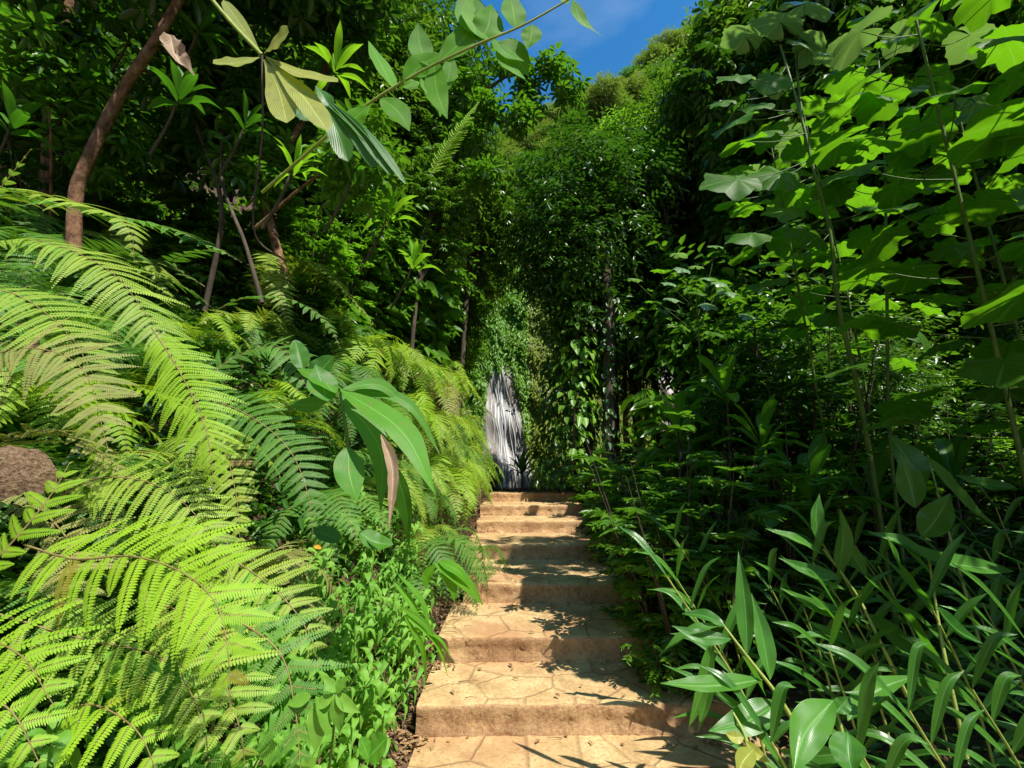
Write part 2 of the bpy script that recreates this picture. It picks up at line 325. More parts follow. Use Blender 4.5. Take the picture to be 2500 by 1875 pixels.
xs = np.unique(np.concatenate([np.linspace(-70, -8, 20), np.linspace(-8, -2.6, 46), np.linspace(-2.6, 2.6, 150), np.linspace(2.6, 10, 60), np.linspace(10, 90, 22)]))
ys = np.unique(np.concatenate([np.linspace(-30, -2, 12), np.linspace(-2, 14, 330), np.linspace(14, 60, 50)]))
struct(grid('ground', xs, ys, hgt, M['soil']))

# far mountain slope behind the fall, real ridge ~55 m away
ridge = [(-400, 300), (300, 330), (900, 420), (1080, 400), (1200, 345), (1290, 285), (1350, 265), (1420, 235), (1560, 150), (1640, 90), (1740, 20), (1900, -60), (2300, -150), (3300, -200)]
def mountain():
    b = Buf(); cols = 110; V = []
    pxs = np.linspace(-400, 3300, cols)
    for k, px in enumerate(pxs):
        py = np.interp(px, [r[0] for r in ridge], [r[1] for r in ridge])
        top = P(px, py + 25, 52 + 4 * math.sin(k * .3)); foot = A(top[0] * .55, 27.2, 1.5)
        for s in np.linspace(0, 1, 24):
            q = foot + (top - foot) * s; q = q + A(math.sin(s * 9 + k * .5), math.sin(k * .7 + s * 13), 0) * 1.0 * math.sin(PI * s)
            V.append(q)
        V.append(top + A(0, 30, -25))
    K = 25; i = np.arange(cols - 1)[:, None]; j = np.arange(K - 1)[None]
    b.add(np.array(V), np.stack([i * K + j, (i + 1) * K + j, (i + 1) * K + j + 1, i * K + j + 1], -1).reshape(-1, 4))
    o = b.obj('mountainside', plain('mountain_green', [(.35, (.02, .04, .012)), (.6, (.05, .09, .025))], .8, .9, 1, .4)); struct(o)
    return np.array(V).reshape(cols, K, 3)
MV = mountain()

# ------------------------------------------------------------------ steps
stair = thing('stairway', 'tan stamped concrete steps climbing between fern bank and thicket towards the waterfall', 'stairs', (0, 3, 0))
def step(k):
    y0 = SY[k]; z1 = RH * (k + 1); z0 = z1 - RH - .05
    y1 = (SY[k + 1] + .12) if k < 6 else 10.4
    x0, x1 = [(-.57, 1.32), (-.55, 1.25), (-.46, 1.3), (-.58, 1.35), (-.54, 1.3), (-.56, 1.3), (-.45, 1.35)][k]
    nx = 90; X = np.linspace(x0, x1, nx); g = np.random.default_rng(40 + k)
    def sm(s, w): return np.convolve(g.normal(size=nx + w), np.ones(w) / w, 'same')[:nx] * s
    fy = y0 + sm(.015, 16) + .012 * np.sin(X * 2 + k); zt = sm(.006, 9)
    prof = []
    nt_ = 8
    for s in np.linspace(0, 1, nt_)[:-1]: prof.append((y1 + (fy + .03 - y1) * s, z1 + zt * s + .006 * g.normal(size=nx) * .4, 0))
    prof.append((fy + .03, z1 + zt, 0)); prof.append((fy + .008, z1 + zt - .006 + sm(.004, 3), 0)); prof.append((fy, z1 + zt - .024 + sm(.006, 3), 1))
    for s in (.2, .35, .5, .65, .8, .9, 1.0):
        prof.append((fy + sm(.009, 3) + (.012 if s < .6 else -.012 * (s - .5)), z1 - .024 + (z0 - z1 + .024) * s + 0 * X, 1))
    V = np.stack([np.stack([X, a + 0 * X, c + 0 * X], 1) for a, c, _ in prof]); K = len(prof)
    b = Buf(); i = np.arange(K - 1)[:, None]; j = np.arange(nx - 1)[None]
    Q = np.stack([i * nx + j, i * nx + j + 1, (i + 1) * nx + j + 1, (i + 1) * nx + j], -1)
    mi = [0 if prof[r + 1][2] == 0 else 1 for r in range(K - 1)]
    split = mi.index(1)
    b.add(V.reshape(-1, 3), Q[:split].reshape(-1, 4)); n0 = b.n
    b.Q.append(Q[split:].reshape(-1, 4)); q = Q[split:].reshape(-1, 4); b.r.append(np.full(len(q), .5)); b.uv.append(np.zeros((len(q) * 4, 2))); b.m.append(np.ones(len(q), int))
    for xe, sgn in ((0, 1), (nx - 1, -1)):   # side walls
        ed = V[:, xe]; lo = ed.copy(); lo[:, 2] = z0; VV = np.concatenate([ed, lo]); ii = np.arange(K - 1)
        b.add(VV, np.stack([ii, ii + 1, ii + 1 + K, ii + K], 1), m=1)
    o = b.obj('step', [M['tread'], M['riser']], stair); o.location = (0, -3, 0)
for k in range(7): step(k)
def bottom_slab():
    nx, ny = 60, 40; X, Y = np.meshgrid(np.linspace(-.55, 1.5, nx), np.linspace(-1.5, 3.12, ny), indexing='ij')
    V = np.stack([X, Y, .004 + .004 * np.sin(X * 5) * np.sin(Y * 4)], -1).reshape(-1, 3); i = np.arange(nx - 1)[:, None]; j = np.arange(ny - 1)[None]
    b = Buf(); b.add(V, np.stack([i * ny + j, (i + 1) * ny + j, (i + 1) * ny + j + 1, i * ny + j + 1], -1).reshape(-1, 4))
    o = b.obj('bottom_slab', M['tread'], stair); o.location = (0, -3, 0)
bottom_slab()

# ------------------------------------------------------------------ cliff + waterfall
def rockmat():
    m, t, o = nt('wet_rock'); L = t.links.new; ge = nd(t, 'ShaderNodeNewGeometry')
    mp = nd(t, 'ShaderNodeMapping'); mp.inputs['Scale'].default_value = (2.4, 1, .4); L(ge.outputs['Position'], mp.inputs[0])
    n = nd(t, 'ShaderNodeTexNoise', i_Scale=2.2, i_Detail=9.0, i_Roughness=.75); L(mp.outputs[0], n.inputs['Vector'])
    n2 = nd(t, 'ShaderNodeTexNoise', i_Scale=3.0, i_Detail=8.0, i_Roughness=.8); L(ge.outputs['Position'], n2.inputs['Vector'])
    c = ramp(t, n.outputs[0], [(.3, (.14, .115, .10)), (.46, (.22, .20, .18)), (.6, (.32, .31, .30)), (.75, (.42, .42, .43))])
    c = mixc(t, ramp(t, n2.outputs[0], [(.5, (0, 0, 0)), (.65, (.7,) * 3)]), c, (.22, .13, .07))
    pr = nd(t, 'ShaderNodeBsdfPrincipled', i_Roughness=.45); L(c, pr.inputs['Base Color'])
    bm = nd(t, 'ShaderNodeBump', i_Strength=.45, i_Distance=.08); L(n.outputs[0], bm.inputs['Height']); L(bm.outputs[0], pr.inputs['Normal']); L(pr.outputs[0], o.inputs[0]); return m
def cliffy(x, z): return 23.6 + .12 * (z - 1) + .35 * np.sin(x * 1.1 + .5) + .14 * np.sin(x * 3.7 + z * .8) + .12 * np.sin(z * 2.6 + x) + .06 * np.sin(x * 9 + z * 3)
def cliff():
    X, Z = np.meshgrid(np.linspace(-9, 9, 130), np.linspace(-.5, 19, 120), indexing='ij')
    Y = cliffy(X, Z); Zt = np.minimum(Z, 16 + 1.2 * np.sin(X * .8))
    Y = Y + np.maximum(0, Z - Zt) * 1.5
    V = np.stack([X, Y, Zt], -1).reshape(-1, 3); n, m = X.shape; i = np.arange(n - 1)[:, None]; j = np.arange(m - 1)[None]
    b = Buf(); b.add(V, np.stack([i * m + j, (i + 1) * m + j, (i + 1) * m + j + 1, i * m + j + 1], -1).reshape(-1, 4))
    struct(b.obj('cliff', rockmat()))
cliff()
def water():
    m, t, o = nt('white_water'); L = t.links.new; ge = nd(t, 'ShaderNodeNewGeometry')
    mp = nd(t, 'ShaderNodeMapping'); mp.inputs['Scale'].default_value = (30, 1, 1.2); L(ge.outputs['Position'], mp.inputs[0])
    n = nd(t, 'ShaderNodeTexNoise', i_Scale=1.0, i_Detail=6.0); L(mp.outputs[0], n.inputs['Vector'])
    pr = nd(t, 'ShaderNodeBsdfPrincipled', i_Roughness=.25); L(ramp(t, n.outputs[0], [(.35, (.45, .48, .5)), (.65, (.75, .78, .82))]), pr.inputs['Base Color'])
    L(pr.outputs[0], o.inputs[0])
    b = Buf(); g = np.random.default_rng(5)
    # (photo x at top, photo x at foot, top y, foot y, width m)
    runs = [(1202, 1232, 870, 1190, .09), (1210, 1247, 860, 1195, .11), (1196, 1226, 900, 1165, .06), (1218, 1262, 890, 1195, .05), (1228, 1272, 900, 1195, .06), (1240, 1285, 940, 1195, .035), (1205, 1238, 880, 1195, .05), (1250, 1292, 980, 1190, .03), (1222, 1254, 1000, 1195, .05), (1186, 1206, 900, 1080, .04), (1262, 1300, 1010, 1180, .025)]
    for xt, xb, yt, yb, w in runs:
        n_ = 40; s = np.linspace(0, 1, n_); a = P(xt, yt + 25 * math.sin(xt), 23.4); c = P(xb, yb, 23.2)
        x = a[0] + (c[0] - a[0]) * s ** .8 + .03 * np.sin(s * 20 + xt) + np.cumsum(g.normal(size=n_)) * .003; z = a[2] + (c[2] - a[2]) * s
        y = cliffy(x, z) - .035 - .01 * np.sin(s * 14)
        ww = w * (.6 + .5 * s) * (1 + .3 * np.sin(s * 31 + xt) + .1 * g.normal(size=n_)) * .5
        rings = []
        for dx, dy in ((-1, .012), (-.5, -.006), (.5, -.006), (1, .012)): rings.append(np.stack([x + dx * ww, y + dy, z], 1))
        V = np.stack(rings, 1).reshape(-1, 3); i = np.arange(n_ - 1)[:, None]; j = np.arange(3)[None]
        b.add(V, np.stack([i * 4 + j, i * 4 + j + 1, (i + 1) * 4 + j + 1, (i + 1) * 4 + j], -1).reshape(-1, 4))
    o = b.obj('waterfall', m); struct(o)
water()

# ------------------------------------------------------------------ foliage scatter ("stuff")
def rdir(n, zlo=-.6, zhi=.5):
    a = U(0, 2 * PI, n); z = U(zlo, zhi, n); return np.stack([np.cos(a), np.sin(a), z], 1)
def upn(n, k=.6): return unit(np.stack([rng.normal(size=n) * k, rng.normal(size=n) * k, np.ones(n)], 1))
def scatter(name, label, cat_, mat, n, fx, hz, L, W, lift=0.0, droop=.3, clump=None, lit=(0, 0, 0)):
    b = Buf(); x, y = fx(n); z = hgt(x, y) + np.abs(rng.normal(size=n)) * hz + lift
    leaves(b, np.stack([x, y, z], 1), rdir(n), unit(upn(n) + A(*lit)), U(.6, 1.3, n) * L, U(.7, 1.2, n) * W, droop=droop)
    return stuff(b.obj(name, mat), label, cat_)
def zone(x0, x1, y0, y1, test=None):
    def f(n):
        x = U(x0, x1, n * 3); y = U(y0, y1, n * 3)
        if test is not None: k = test(x, y); x, y = x[k], y[k]
        return x[:n], y[:n]
    return f
offp = lambda x, y: ~((x > -.72) & (x < 1.42))
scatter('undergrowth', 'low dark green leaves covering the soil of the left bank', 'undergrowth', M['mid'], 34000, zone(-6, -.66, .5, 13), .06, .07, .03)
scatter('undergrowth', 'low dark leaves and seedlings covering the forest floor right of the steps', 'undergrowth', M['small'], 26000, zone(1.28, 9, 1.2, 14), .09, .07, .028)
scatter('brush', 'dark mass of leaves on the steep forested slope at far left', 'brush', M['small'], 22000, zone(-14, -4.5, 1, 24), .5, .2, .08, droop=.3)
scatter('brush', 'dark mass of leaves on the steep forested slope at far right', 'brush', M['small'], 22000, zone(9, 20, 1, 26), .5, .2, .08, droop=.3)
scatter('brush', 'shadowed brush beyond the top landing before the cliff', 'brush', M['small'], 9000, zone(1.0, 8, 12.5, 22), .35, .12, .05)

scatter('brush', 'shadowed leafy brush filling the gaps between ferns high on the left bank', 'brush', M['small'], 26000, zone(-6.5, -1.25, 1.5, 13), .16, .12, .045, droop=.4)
scatter('undergrowth', 'mid green seedlings under the near ferns of the left bank', 'undergrowth', M['mid'], 16000, zone(-3.4, -1.25, 1.2, 6), .10, .085, .03, droop=.4)
def litter():
    b = Buf(); P_ = []
    for k in range(7):
        y0 = SY[k]; n = 80
        x = np.where(rng.random(n) < .6, -.68 + np.abs(rng.normal(size=n)) * .12, np.where(rng.random(n) < .5, 1.22 - np.abs(rng.normal(size=n)) * .15, U(-.6, 1.2, n)))
        y = y0 - .015 - np.abs(rng.normal(size=n)) * .07; P_.append(np.stack([x, y, np.full(n, RH * k + .014)], 1))
    n = 500; x = U(-.5, 1.3, n); y = U(9.45, 12.5, n); P_.append(np.stack([x, y, np.where(y < 10.4, 1.2, hgt(x, y) + .02)], 1))
    n = 3200; x = -.56 - np.abs(rng.normal(size=n)) * .16; y = U(1.4, 10, n); P_.append(np.stack([x, y, hgt(x, y) + .015 + .04 * rng.random(n) ** 2], 1))
    n = 2200; x = 1.28 + np.abs(rng.normal(size=n)) * .25; y = U(1.5, 10, n); P_.append(np.stack([x, y, hgt(x, y) + .02 + .05 * rng.random(n) ** 2], 1))
    n = 60; k = rng.integers(0, 7, n); x = U(-.55, 1.2, n); P_.append(np.stack([x, np.array(SY)[k] + U(.05, .5, n), RH * (k + 1) + .012], 1))
    p = np.concatenate(P_); n = len(p)
    leaves(b, p, rdir(n, -.08, .25), upn(n, .35), U(.015, .06, n), U(.008, .024, n), fold=.3, droop=.1)
    stuff(b.obj('leaf_litter', M['litter']), 'dry brown leaf litter gathered along the steps and their edges', 'leaf litter')
litter()

# ------------------------------------------------------------------ FERNS
def frond_mesh(name, L_, Lp, arch, mat, sp, nq, bip=True, twist=0, **k):
    b = Buf(); c = [A(0, 0, 0), A(.28 * L_, 0, .28 * L_ * arch), A(.62 * L_, twist * .1 * L_, .33 * L_ * arch), A(.92 * L_, twist * .2 * L_, .06 * L_ * arch - .06 * L_), A(1.05 * L_, twist * .25 * L_, -.2 * L_)]
    frond(b, c, Lp, A(.2, 0, 1), sp=sp, nq=nq, bip=bip, **k); return b.mesh(name, [M[mat], M['rachis']])
FR = {}
for key, mat in (('y', 'fern'), ('b', 'fern_b'), ('d', 'fern_d'), ('o', 'fern_o')):
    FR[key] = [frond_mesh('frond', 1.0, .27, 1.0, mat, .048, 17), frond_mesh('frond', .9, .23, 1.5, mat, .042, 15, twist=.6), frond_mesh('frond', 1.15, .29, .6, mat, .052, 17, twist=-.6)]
FR['s'] = [frond_mesh('frond', .8, .09, 1.2, 'fern_d', .02, 1, bip=False), frond_mesh('frond', .8, .10, .8, 'fern_d', .022, 1, bip=False, twist=.5)]
def fern(loc, key, s, az0, spread, n, label, group, tip=0, name='fern'):
    r = thing(name, label, 'fern', loc, group, 0, s)
    for i in range(n):
        me = random.choice(FR[key]); o = link('frond', me, r)
        a = az0 + spread * ((i + .5) / n - .5) * 2 + random.uniform(-.15, .15)
        o.rotation_euler = (random.uniform(-.3, .3), random.uniform(-.35, .3) + tip, a); f = random.uniform(.75, 1.1); o.scale = (f, f, f)
    return r

# hero fronds through photo positions (x, y, distance)
def hero_fern(label, fronds, group=None):
    base = P(*fronds[0][0][0]); r = thing('fern', label, 'fern', base, group)
    for f in fronds:
        pts = [P(*q) - base for q in f[0]]; b = Buf()
        kw = dict(sp=.046, nq=22, rach=.0035); kw.update(f[4] if len(f) > 4 else {})
        frond(b, pts, f[1], f[3], **kw); b.obj('frond', [M[f[2]], M['rachis']], r)
    return r
UPC = A(.35, -.55, .75)
hero_fern('largest yellow-green fern arching in from the left edge, its tip hanging mid-bank', [
    ([(-160, 640, 1.9), (60, 585, 1.95), (250, 650, 1.95), (360, 770, 1.9), (440, 900, 1.85)], .24, 'fern', A(.25, -.5, .85), dict(sp=.05, nq=24, taper=4, droop=.35, fwd=.6)),
    ([(370, 800, 1.8), (425, 885, 1.72), (478, 985, 1.62), (512, 1090, 1.56), (521, 1200, 1.53)], .17, 'fern_b', A(.15, -.9, .45), dict(sp=.042, nq=24, taper=3.2, droop=.3, fwd=.75, rach=.003)),
    ([(-120, 700, 1.7), (40, 720, 1.75), (170, 820, 1.7), (250, 960, 1.6)], .2, 'fern', A(.2, -.6, .8), dict(sp=.05)),
    ([(-100, 900, 1.6), (60, 850, 1.6), (200, 900, 1.6), (265, 1100, 1.5)], .2, 'fern_o', A(.2, -.7, .6), {})])
hero_fern('brightest fern frond in the lower left, lime green with long spreading leaflets', [
    ([(60, 1330, 1.45), (180, 1365, 1.38), (320, 1358, 1.3), (440, 1395, 1.25), (525, 1470, 1.2), (556, 1590, 1.16), (562, 1735, 1.13)], .21, 'fern_b', A(.1, -.75, .65), dict(sp=.062, nq=26, taper=3.2, droop=.3, fwd=.55, rach=.0035)),
    ([(-60, 1420, 1.4), (60, 1290, 1.45), (130, 1200, 1.5), (170, 1130, 1.55)], .12, 'fern_b', A(0, -.8, .6), {}),
    ([(0, 1500, 1.4), (200, 1560, 1.4), (380, 1600, 1.35), (470, 1700, 1.3), (510, 1860, 1.25)], .16, 'fern', A(.1, -.7, .7), {})])
hero_fern('fern with fingers of dappled green leaflets hanging below the pleated leaves', [
    ([(470, 960, 2.3), (600, 1010, 2.2), (700, 1090, 2.1), (750, 1200, 2.0), (765, 1310, 1.95)], .2, 'fern_d', A(.2, -.75, .6), {}),
    ([(480, 1000, 2.3), (540, 1080, 2.2), (575, 1200, 2.1), (588, 1345, 2.0)], .13, 'fern', A(.1, -.8, .5), {}),
    ([(450, 980, 2.4), (560, 880, 2.5), (680, 850, 2.5), (760, 960, 2.4)], .22, 'fern_d', A(.1, -.5, .8), {})])
hero_fern('pale old fern frond over the small lance-leaved herbs left of the steps', [
    ([(520, 1340, 1.7), (620, 1400, 1.65), (710, 1480, 1.6), (760, 1560, 1.56), (778, 1620, 1.54)], .15, 'fern', A(.1, -.7, .7), {}),
    ([(560, 1500, 1.5), (680, 1590, 1.45), (720, 1730, 1.4), (735, 1900, 1.36)], .17, 'fern_d', A(.1, -.8, .6), {})])
hero_fern('fern in the bottom left corner with broad lime fronds curving down', [
    ([(-180, 1600, 1.2), (-60, 1560, 1.2), (50, 1600, 1.15), (130, 1720, 1.1)], .17, 'fern_b', A(.2, -.7, .7), dict(sp=.042)),
    ([(-180, 1700, 1.15), (-60, 1690, 1.1), (30, 1740, 1.08), (95, 1860, 1.05)], .15, 'fern_b', A(.2, -.7, .7), dict(sp=.042)),
    ([(120, 1760, 1.3), (220, 1720, 1.3), (330, 1780, 1.25), (390, 1900, 1.2)], .15, 'fern_b', A(.1, -.6, .8), {})])
hero_fern('fern with dull olive fronds above the lime frond at lower left', [
    ([(120, 1230, 1.7), (230, 1170, 1.7), (370, 1180, 1.65), (480, 1260, 1.6), (560, 1400, 1.55)], .2, 'fern', A(.2, -.7, .7), {}),
    ([(100, 1240, 1.7), (170, 1330, 1.6), (160, 1440, 1.5), (120, 1560, 1.45)], .2, 'fern_o', A(.2, -.8, .6), {}),
    ([(300, 1560, 1.5), (400, 1480, 1.55), (500, 1560, 1.45), (580, 1760, 1.3), (600, 1890, 1.28)], .2, 'fern', A(.2, -.8, .6), {})])
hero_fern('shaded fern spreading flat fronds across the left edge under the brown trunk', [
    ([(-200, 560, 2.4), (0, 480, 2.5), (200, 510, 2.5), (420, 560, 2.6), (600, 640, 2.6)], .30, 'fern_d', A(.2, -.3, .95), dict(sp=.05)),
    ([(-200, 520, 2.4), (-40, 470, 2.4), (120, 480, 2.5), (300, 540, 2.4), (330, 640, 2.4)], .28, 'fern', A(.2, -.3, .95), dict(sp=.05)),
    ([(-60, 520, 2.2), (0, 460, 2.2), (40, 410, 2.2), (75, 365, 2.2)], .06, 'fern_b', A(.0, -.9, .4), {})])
hero_fern('thin fern frond stretching right over the dark gap in the bank', [
    ([(520, 760, 3.0), (610, 725, 3.0), (720, 735, 3.0), (800, 790, 3.0), (830, 850, 3.0)], .13, 'fern_d', A(.1, -.3, .95), {}),
    ([(500, 700, 3.2), (420, 640, 3.1), (520, 610, 3.0), (590, 640, 3.0)], .1, 'fern_d', A(.1, -.3, .95), {})])
# upright lit frond high up
hero_fern('single glowing yellow-green frond standing upright below the sky gap', [
    ([(1050, 430, 3.4), (1085, 370, 3.4), (1125, 310, 3.4), (1168, 250, 3.4)], .13, 'fern_b', A(-.35, -.85, .1), dict(bip=False, sp=.022, pw=1.0, fwd=.7, taper=2.0, t0=.04))])

n_f = 0
fern_list = []
def bankferns(n, xr, yr, key_p, s, spread, lab, gp, mind=.35, lift=0.05, fr=(6, 9), tip=0, az0=0.0):
    pts = []
    tries = 0
    while len(pts) < n and tries < 4000:
        tries += 1
        x = random.uniform(*xr); y = random.uniform(*yr)
        if x < 0 and y > 5.2: x -= .16
        if any((x - a) ** 2 + (y - b_) ** 2 < mind ** 2 for a, b_ in pts): continue
        pts.append((x, y))
    for x, y in pts:
        key = random.choices(list(key_p), list(key_p.values()))[0]
        r = fern((x, y, float(hgt(x, y)) + lift), key, random.uniform(*s), az0 if x < 0 else PI, spread, random.randint(*fr), lab, gp, tip=tip)
        fern_list.append((r, key, lab, gp))
bankferns(15, (-2.9, -1.5), (1.5, 4.4), dict(y=2, b=2, d=5, o=1), (.5, .8), 1.5, 'near fern', 'ferns on the near left bank', .42)
bankferns(56, (-1.75, -.66), (4.3, 9.8), dict(y=5, b=4, d=3, o=1), (.5, .8), 1.2, 'slope fern', 'ferns covering the steep left bank', .27, fr=(6, 8), tip=.35, az0=-.75)
bankferns(7, (-2.7, -1.75), (4.2, 9.8), dict(y=2, b=1, d=5, o=1), (.5, .75), 1.4, 'crest fern', 'ferns along the crest of the left bank', .4, fr=(6, 8), tip=.2, az0=-.6)
bankferns(14, (-5.5, -2.8), (2.2, 8), dict(d=4, y=1), (.8, 1.2), 1.6, 'back fern', 'shaded ferns at the back of the left bank', .6)
bankferns(9, (1.7, 3.0), (3.2, 8.5), dict(d=3, s=3, y=1), (.4, .65), 2.8, 'right fern', 'small ferns right of the steps', .5)
hero_fern('sunlit pale fern frond fanning out beside the right edge of the middle steps', [
    ([(1610, 1430, 3.9), (1640, 1330, 3.9), (1690, 1285, 3.85), (1740, 1300, 3.8), (1765, 1350, 3.75)], .2, 'fern', A(-.1, -.6, .8), {}),
    ([(1600, 1420, 3.9), (1560, 1340, 4.0), (1500, 1330, 4.0)], .16, 'fern_d', A(-.1, -.6, .8), {}),
    ([(1620, 1420, 3.9), (1700, 1380, 3.7), (1760, 1440, 3.6)], .16, 'fern_d', A(-.1, -.6, .8), {})])

# ------------------------------------------------------------------ generic leafy plants: prototypes
PROTO = {}
def proto(key, name, label, cat_, parts):
    r = thing(name, label, cat_)
    for nm, me in parts: link(nm, me, r)
    PROTO[key] = [r, 0]; return r
def place(key, loc, rz=None, s=1.0, label='', group=None, tilt=(0, 0)):
    pr = PROTO[key]; rz = random.uniform(0, 6.28) if rz is None else rz
    if pr[1] == 0:
        r = pr[0]; r.location = tuple(map(float, loc)); r.rotation_euler = (tilt[0], tilt[1], rz); r.scale = (s, s, s) if np.isscalar(s) else s
        r['label'] = label
        if group: r['group'] = group
    else: r = copy_tree(pr[0], loc, rz, s, label, group, tilt)
    pr[1] += 1; return r

def tree_parts(H, R_, nl, leaf, mat, bark, r0=.12, lobes=12, cz=.72, flat=.8, kind='leaf', lean=.5, lsz=.52, droop=.3, zlo=-.7, wr=.4):
    """trunk with limbs reaching into leafy lobes; returns [(name, mesh)]"""
    tb = Buf(); cb = Buf()
    top = A(random.uniform(-lean, lean), random.uniform(-lean, lean), H * cz)
    tube(tb, [A(0, 0, -.3), A(top[0] * .2 + random.uniform(-.1, .1), top[1] * .3, H * .3), top * A(.7, .7, .75), top], r0, r0 * .45, n=14, k=8, wob=.05)
    C = []
    for i in range(lobes):
        a = i * 2.4 + random.uniform(-.4, .4); f = math.sqrt((i + .5) / lobes); z = random.uniform(-.9, .9) * flat
        q = A(top[0] + math.cos(a) * f * R_ * .75, top[1] + math.sin(a) * f * R_ * .75, H - R_ * flat + z * R_ * .8 * (1 - .5 * f * f)); C.append(q)
        s = top * random.uniform(.45, .95); m_ = (s + q) / 2 + A(0, 0, -.1 * R_)
        tube(tb, [s, m_, q], r0 * .34, r0 * .06, n=8, k=5)
        for _ in range(2):
            e = q + rdir(1)[0] * R_ * .35; tube(tb, [m_ * .4 + q * .6, (q + e) / 2, e], r0 * .12, r0 * .04, n=5, k=4)
    C = np.array(C)
    if kind == 'leaf':
        # leaves ordered on twigs: little sprays so that the crown has structure
        ntw = nl // 9; li = rng.integers(0, lobes, ntw)
        d = unit(rng.normal(size=(ntw, 3))) ; rad = R_ * lsz * U(.45, 1.0, ntw) ** .6
        st = C[li] + d * rad[:, None] * A(1, 1, .8); td = unit(d + A(0, 0, -.25) + rng.normal(size=(ntw, 3)) * .5)
        tl = leaf * U(2.5, 5, ntw)
        for k in range(9):
            f = (k + .6) / 9; p = st + td * (tl * f)[:, None] - A(0, 0, 1) * (tl * f * f * .2)[:, None]
            sd = unit(np.cross(td, unit(A(0, 0, 1) + rng.normal(size=(ntw, 3)) * .2))) * (1 if k % 2 else -1)
            D = unit(sd + td * .6 + rng.normal(size=(ntw, 3)) * .25 + A(0, 0, -.15)); N = upn(ntw, .45)
            leaves(cb, p, D, N, leaf * U(.7, 1.25, ntw), leaf * wr * U(.8, 1.15, ntw), droop=droop)
    else:  # umbrella rosettes
        nc = nl // 8; li = rng.integers(0, lobes, nc); d = unit(rng.normal(size=(nc, 3)) + A(0, 0, .5)); p = C[li] + d * (R_ * lsz * U(.5, 1, nc) ** .5)[:, None]
        ax = upn(nc, .35); e1 = unit(np.cross(ax, A(1, .2, .1))); e2 = np.cross(ax, e1)
        rr = rng.random(nc)
        for k in range(8):
            a = k / 8 * 2 * PI + rr * 3; D = e1 * np.cos(a)[:, None] + e2 * np.sin(a)[:, None] - ax * .25
            leaves(cb, p + unit(D) * leaf * .12, D, ax, leaf * U(.8, 1.15, nc), leaf * .36, droop=.35, r=np.clip(rr + .1 * rng.normal(size=nc), 0, 1), l1=.4, l2=.75, w2=.42)
    return [('trunk', tb.mesh('trunk', M[bark])), ('crown', cb.mesh('crown', M[mat]))]
proto('T1', 'broadleaf_tree', '', 'tree', tree_parts(10, 1.7, 24000, .15, 'small', 'bark_d', .13, lobes=22, flat=2.1, cz=.85))
proto('T2', 'broadleaf_tree', '', 'tree', tree_parts(10, 1.6, 22000, .14, 'canopy', 'bark_d', .10, lobes=22, flat=2.1, cz=.85))
proto('T3', 'umbrella_tree', '', 'tree', tree_parts(10, 1.5, 15000, .17, 'canopy', 'bark_d', .09, kind='umb', lobes=24, flat=2.1, cz=.85))
proto('T4', 'slender_tree', '', 'tree', tree_parts(10, .95, 17000, .12, 'light', 'bark_p', .06, lobes=22, flat=3.6, cz=.9))
proto('T5', 'umbrella_tree', '', 'tree', tree_parts(10, 1.7, 13000, .26, 'small', 'bark_d', .11, kind='umb', lobes=22, flat=2.1, cz=.85))
proto('H1', 'hill_tree', '', 'tree', tree_parts(7, 3.2, 16000, .26, 'far', 'bark_p', .2, lobes=18, flat=.6, lsz=.36))
proto('H2', 'hill_tree', '', 'tree', tree_parts(7, 2.6, 14000, .22, 'mid', 'bark_p', .2, lobes=16, flat=.8, lsz=.36))
def shrub_parts(H, R_, ns, nl, leaf, mat, wr=.36, horiz=.8, droop=.25, bark='bark_d'):
    tb = Buf(); cb = Buf(); per = nl // ns
    for i in range(ns):
        a = random.uniform(0, 6.28); r_ = R_ * math.sqrt(random.random()); h = H * random.uniform(.55, 1)
        pts = [A(math.cos(a) * r_ * .25, math.sin(a) * r_ * .25, -.1), A(math.cos(a) * r_ * .6, math.sin(a) * r_ * .6, h * .5), A(math.cos(a) * r_, math.sin(a) * r_, h)]
        tube(tb, pts, .012 + .004 * H, .003, n=8, k=4); C = cat(pts, 40)
        # side twigs
        nt_ = 9; ti = rng.integers(8, 40, nt_)
        for q in ti:
            d = unit(rdir(1, -.1, .5)[0]); l_ = random.uniform(.2, .5) * (R_ * .8 + .1); n_ = max(3, per // nt_)
            f = np.linspace(.1, 1, n_); p = C[q] + d * (l_ * f)[:, None] - A(0, 0, 1) * (l_ * .25 * f * f)[:, None]
            sd = unit(np.cross(d, A(0, 0, 1))) * np.where(np.arange(n_) % 2, 1, -1)[:, None]
            D = unit(sd + d * .7 + rng.normal(size=(n_, 3)) * .2)
            leaves(cb, p, D, upn(n_, 1 - horiz + .15), leaf * U(.7, 1.2, n_), leaf * wr * U(.8, 1.2, n_), droop=droop, r=np.clip(random.random() + .2 * rng.normal(size=n_), 0, 1))
    return [('stems', tb.mesh('stems', M[bark])), ('foliage', cb.mesh('foliage', M[mat]))]
proto('S1', 'leafy_shrub', '', 'shrub', shrub_parts(2.6, 1.0, 26, 5200, .12, 'small'))
proto('S2', 'leafy_shrub', '', 'shrub', shrub_parts(2.2, .9, 22, 4200, .13, 'mid', wr=.3))
proto('S3', 'low_shrub', '', 'shrub', shrub_parts(.9, .55, 22, 3000, .075, 'mid', wr=.42))
proto('S4', 'bright_shrub', '', 'shrub', shrub_parts(2.0, .8, 22, 4200, .10, 'light', wr=.4))
proto('S5', 'lance_leaf_shrub', '', 'shrub', shrub_parts(1.1, .6, 16, 2000, .15, 'small', wr=.24, horiz=.6))

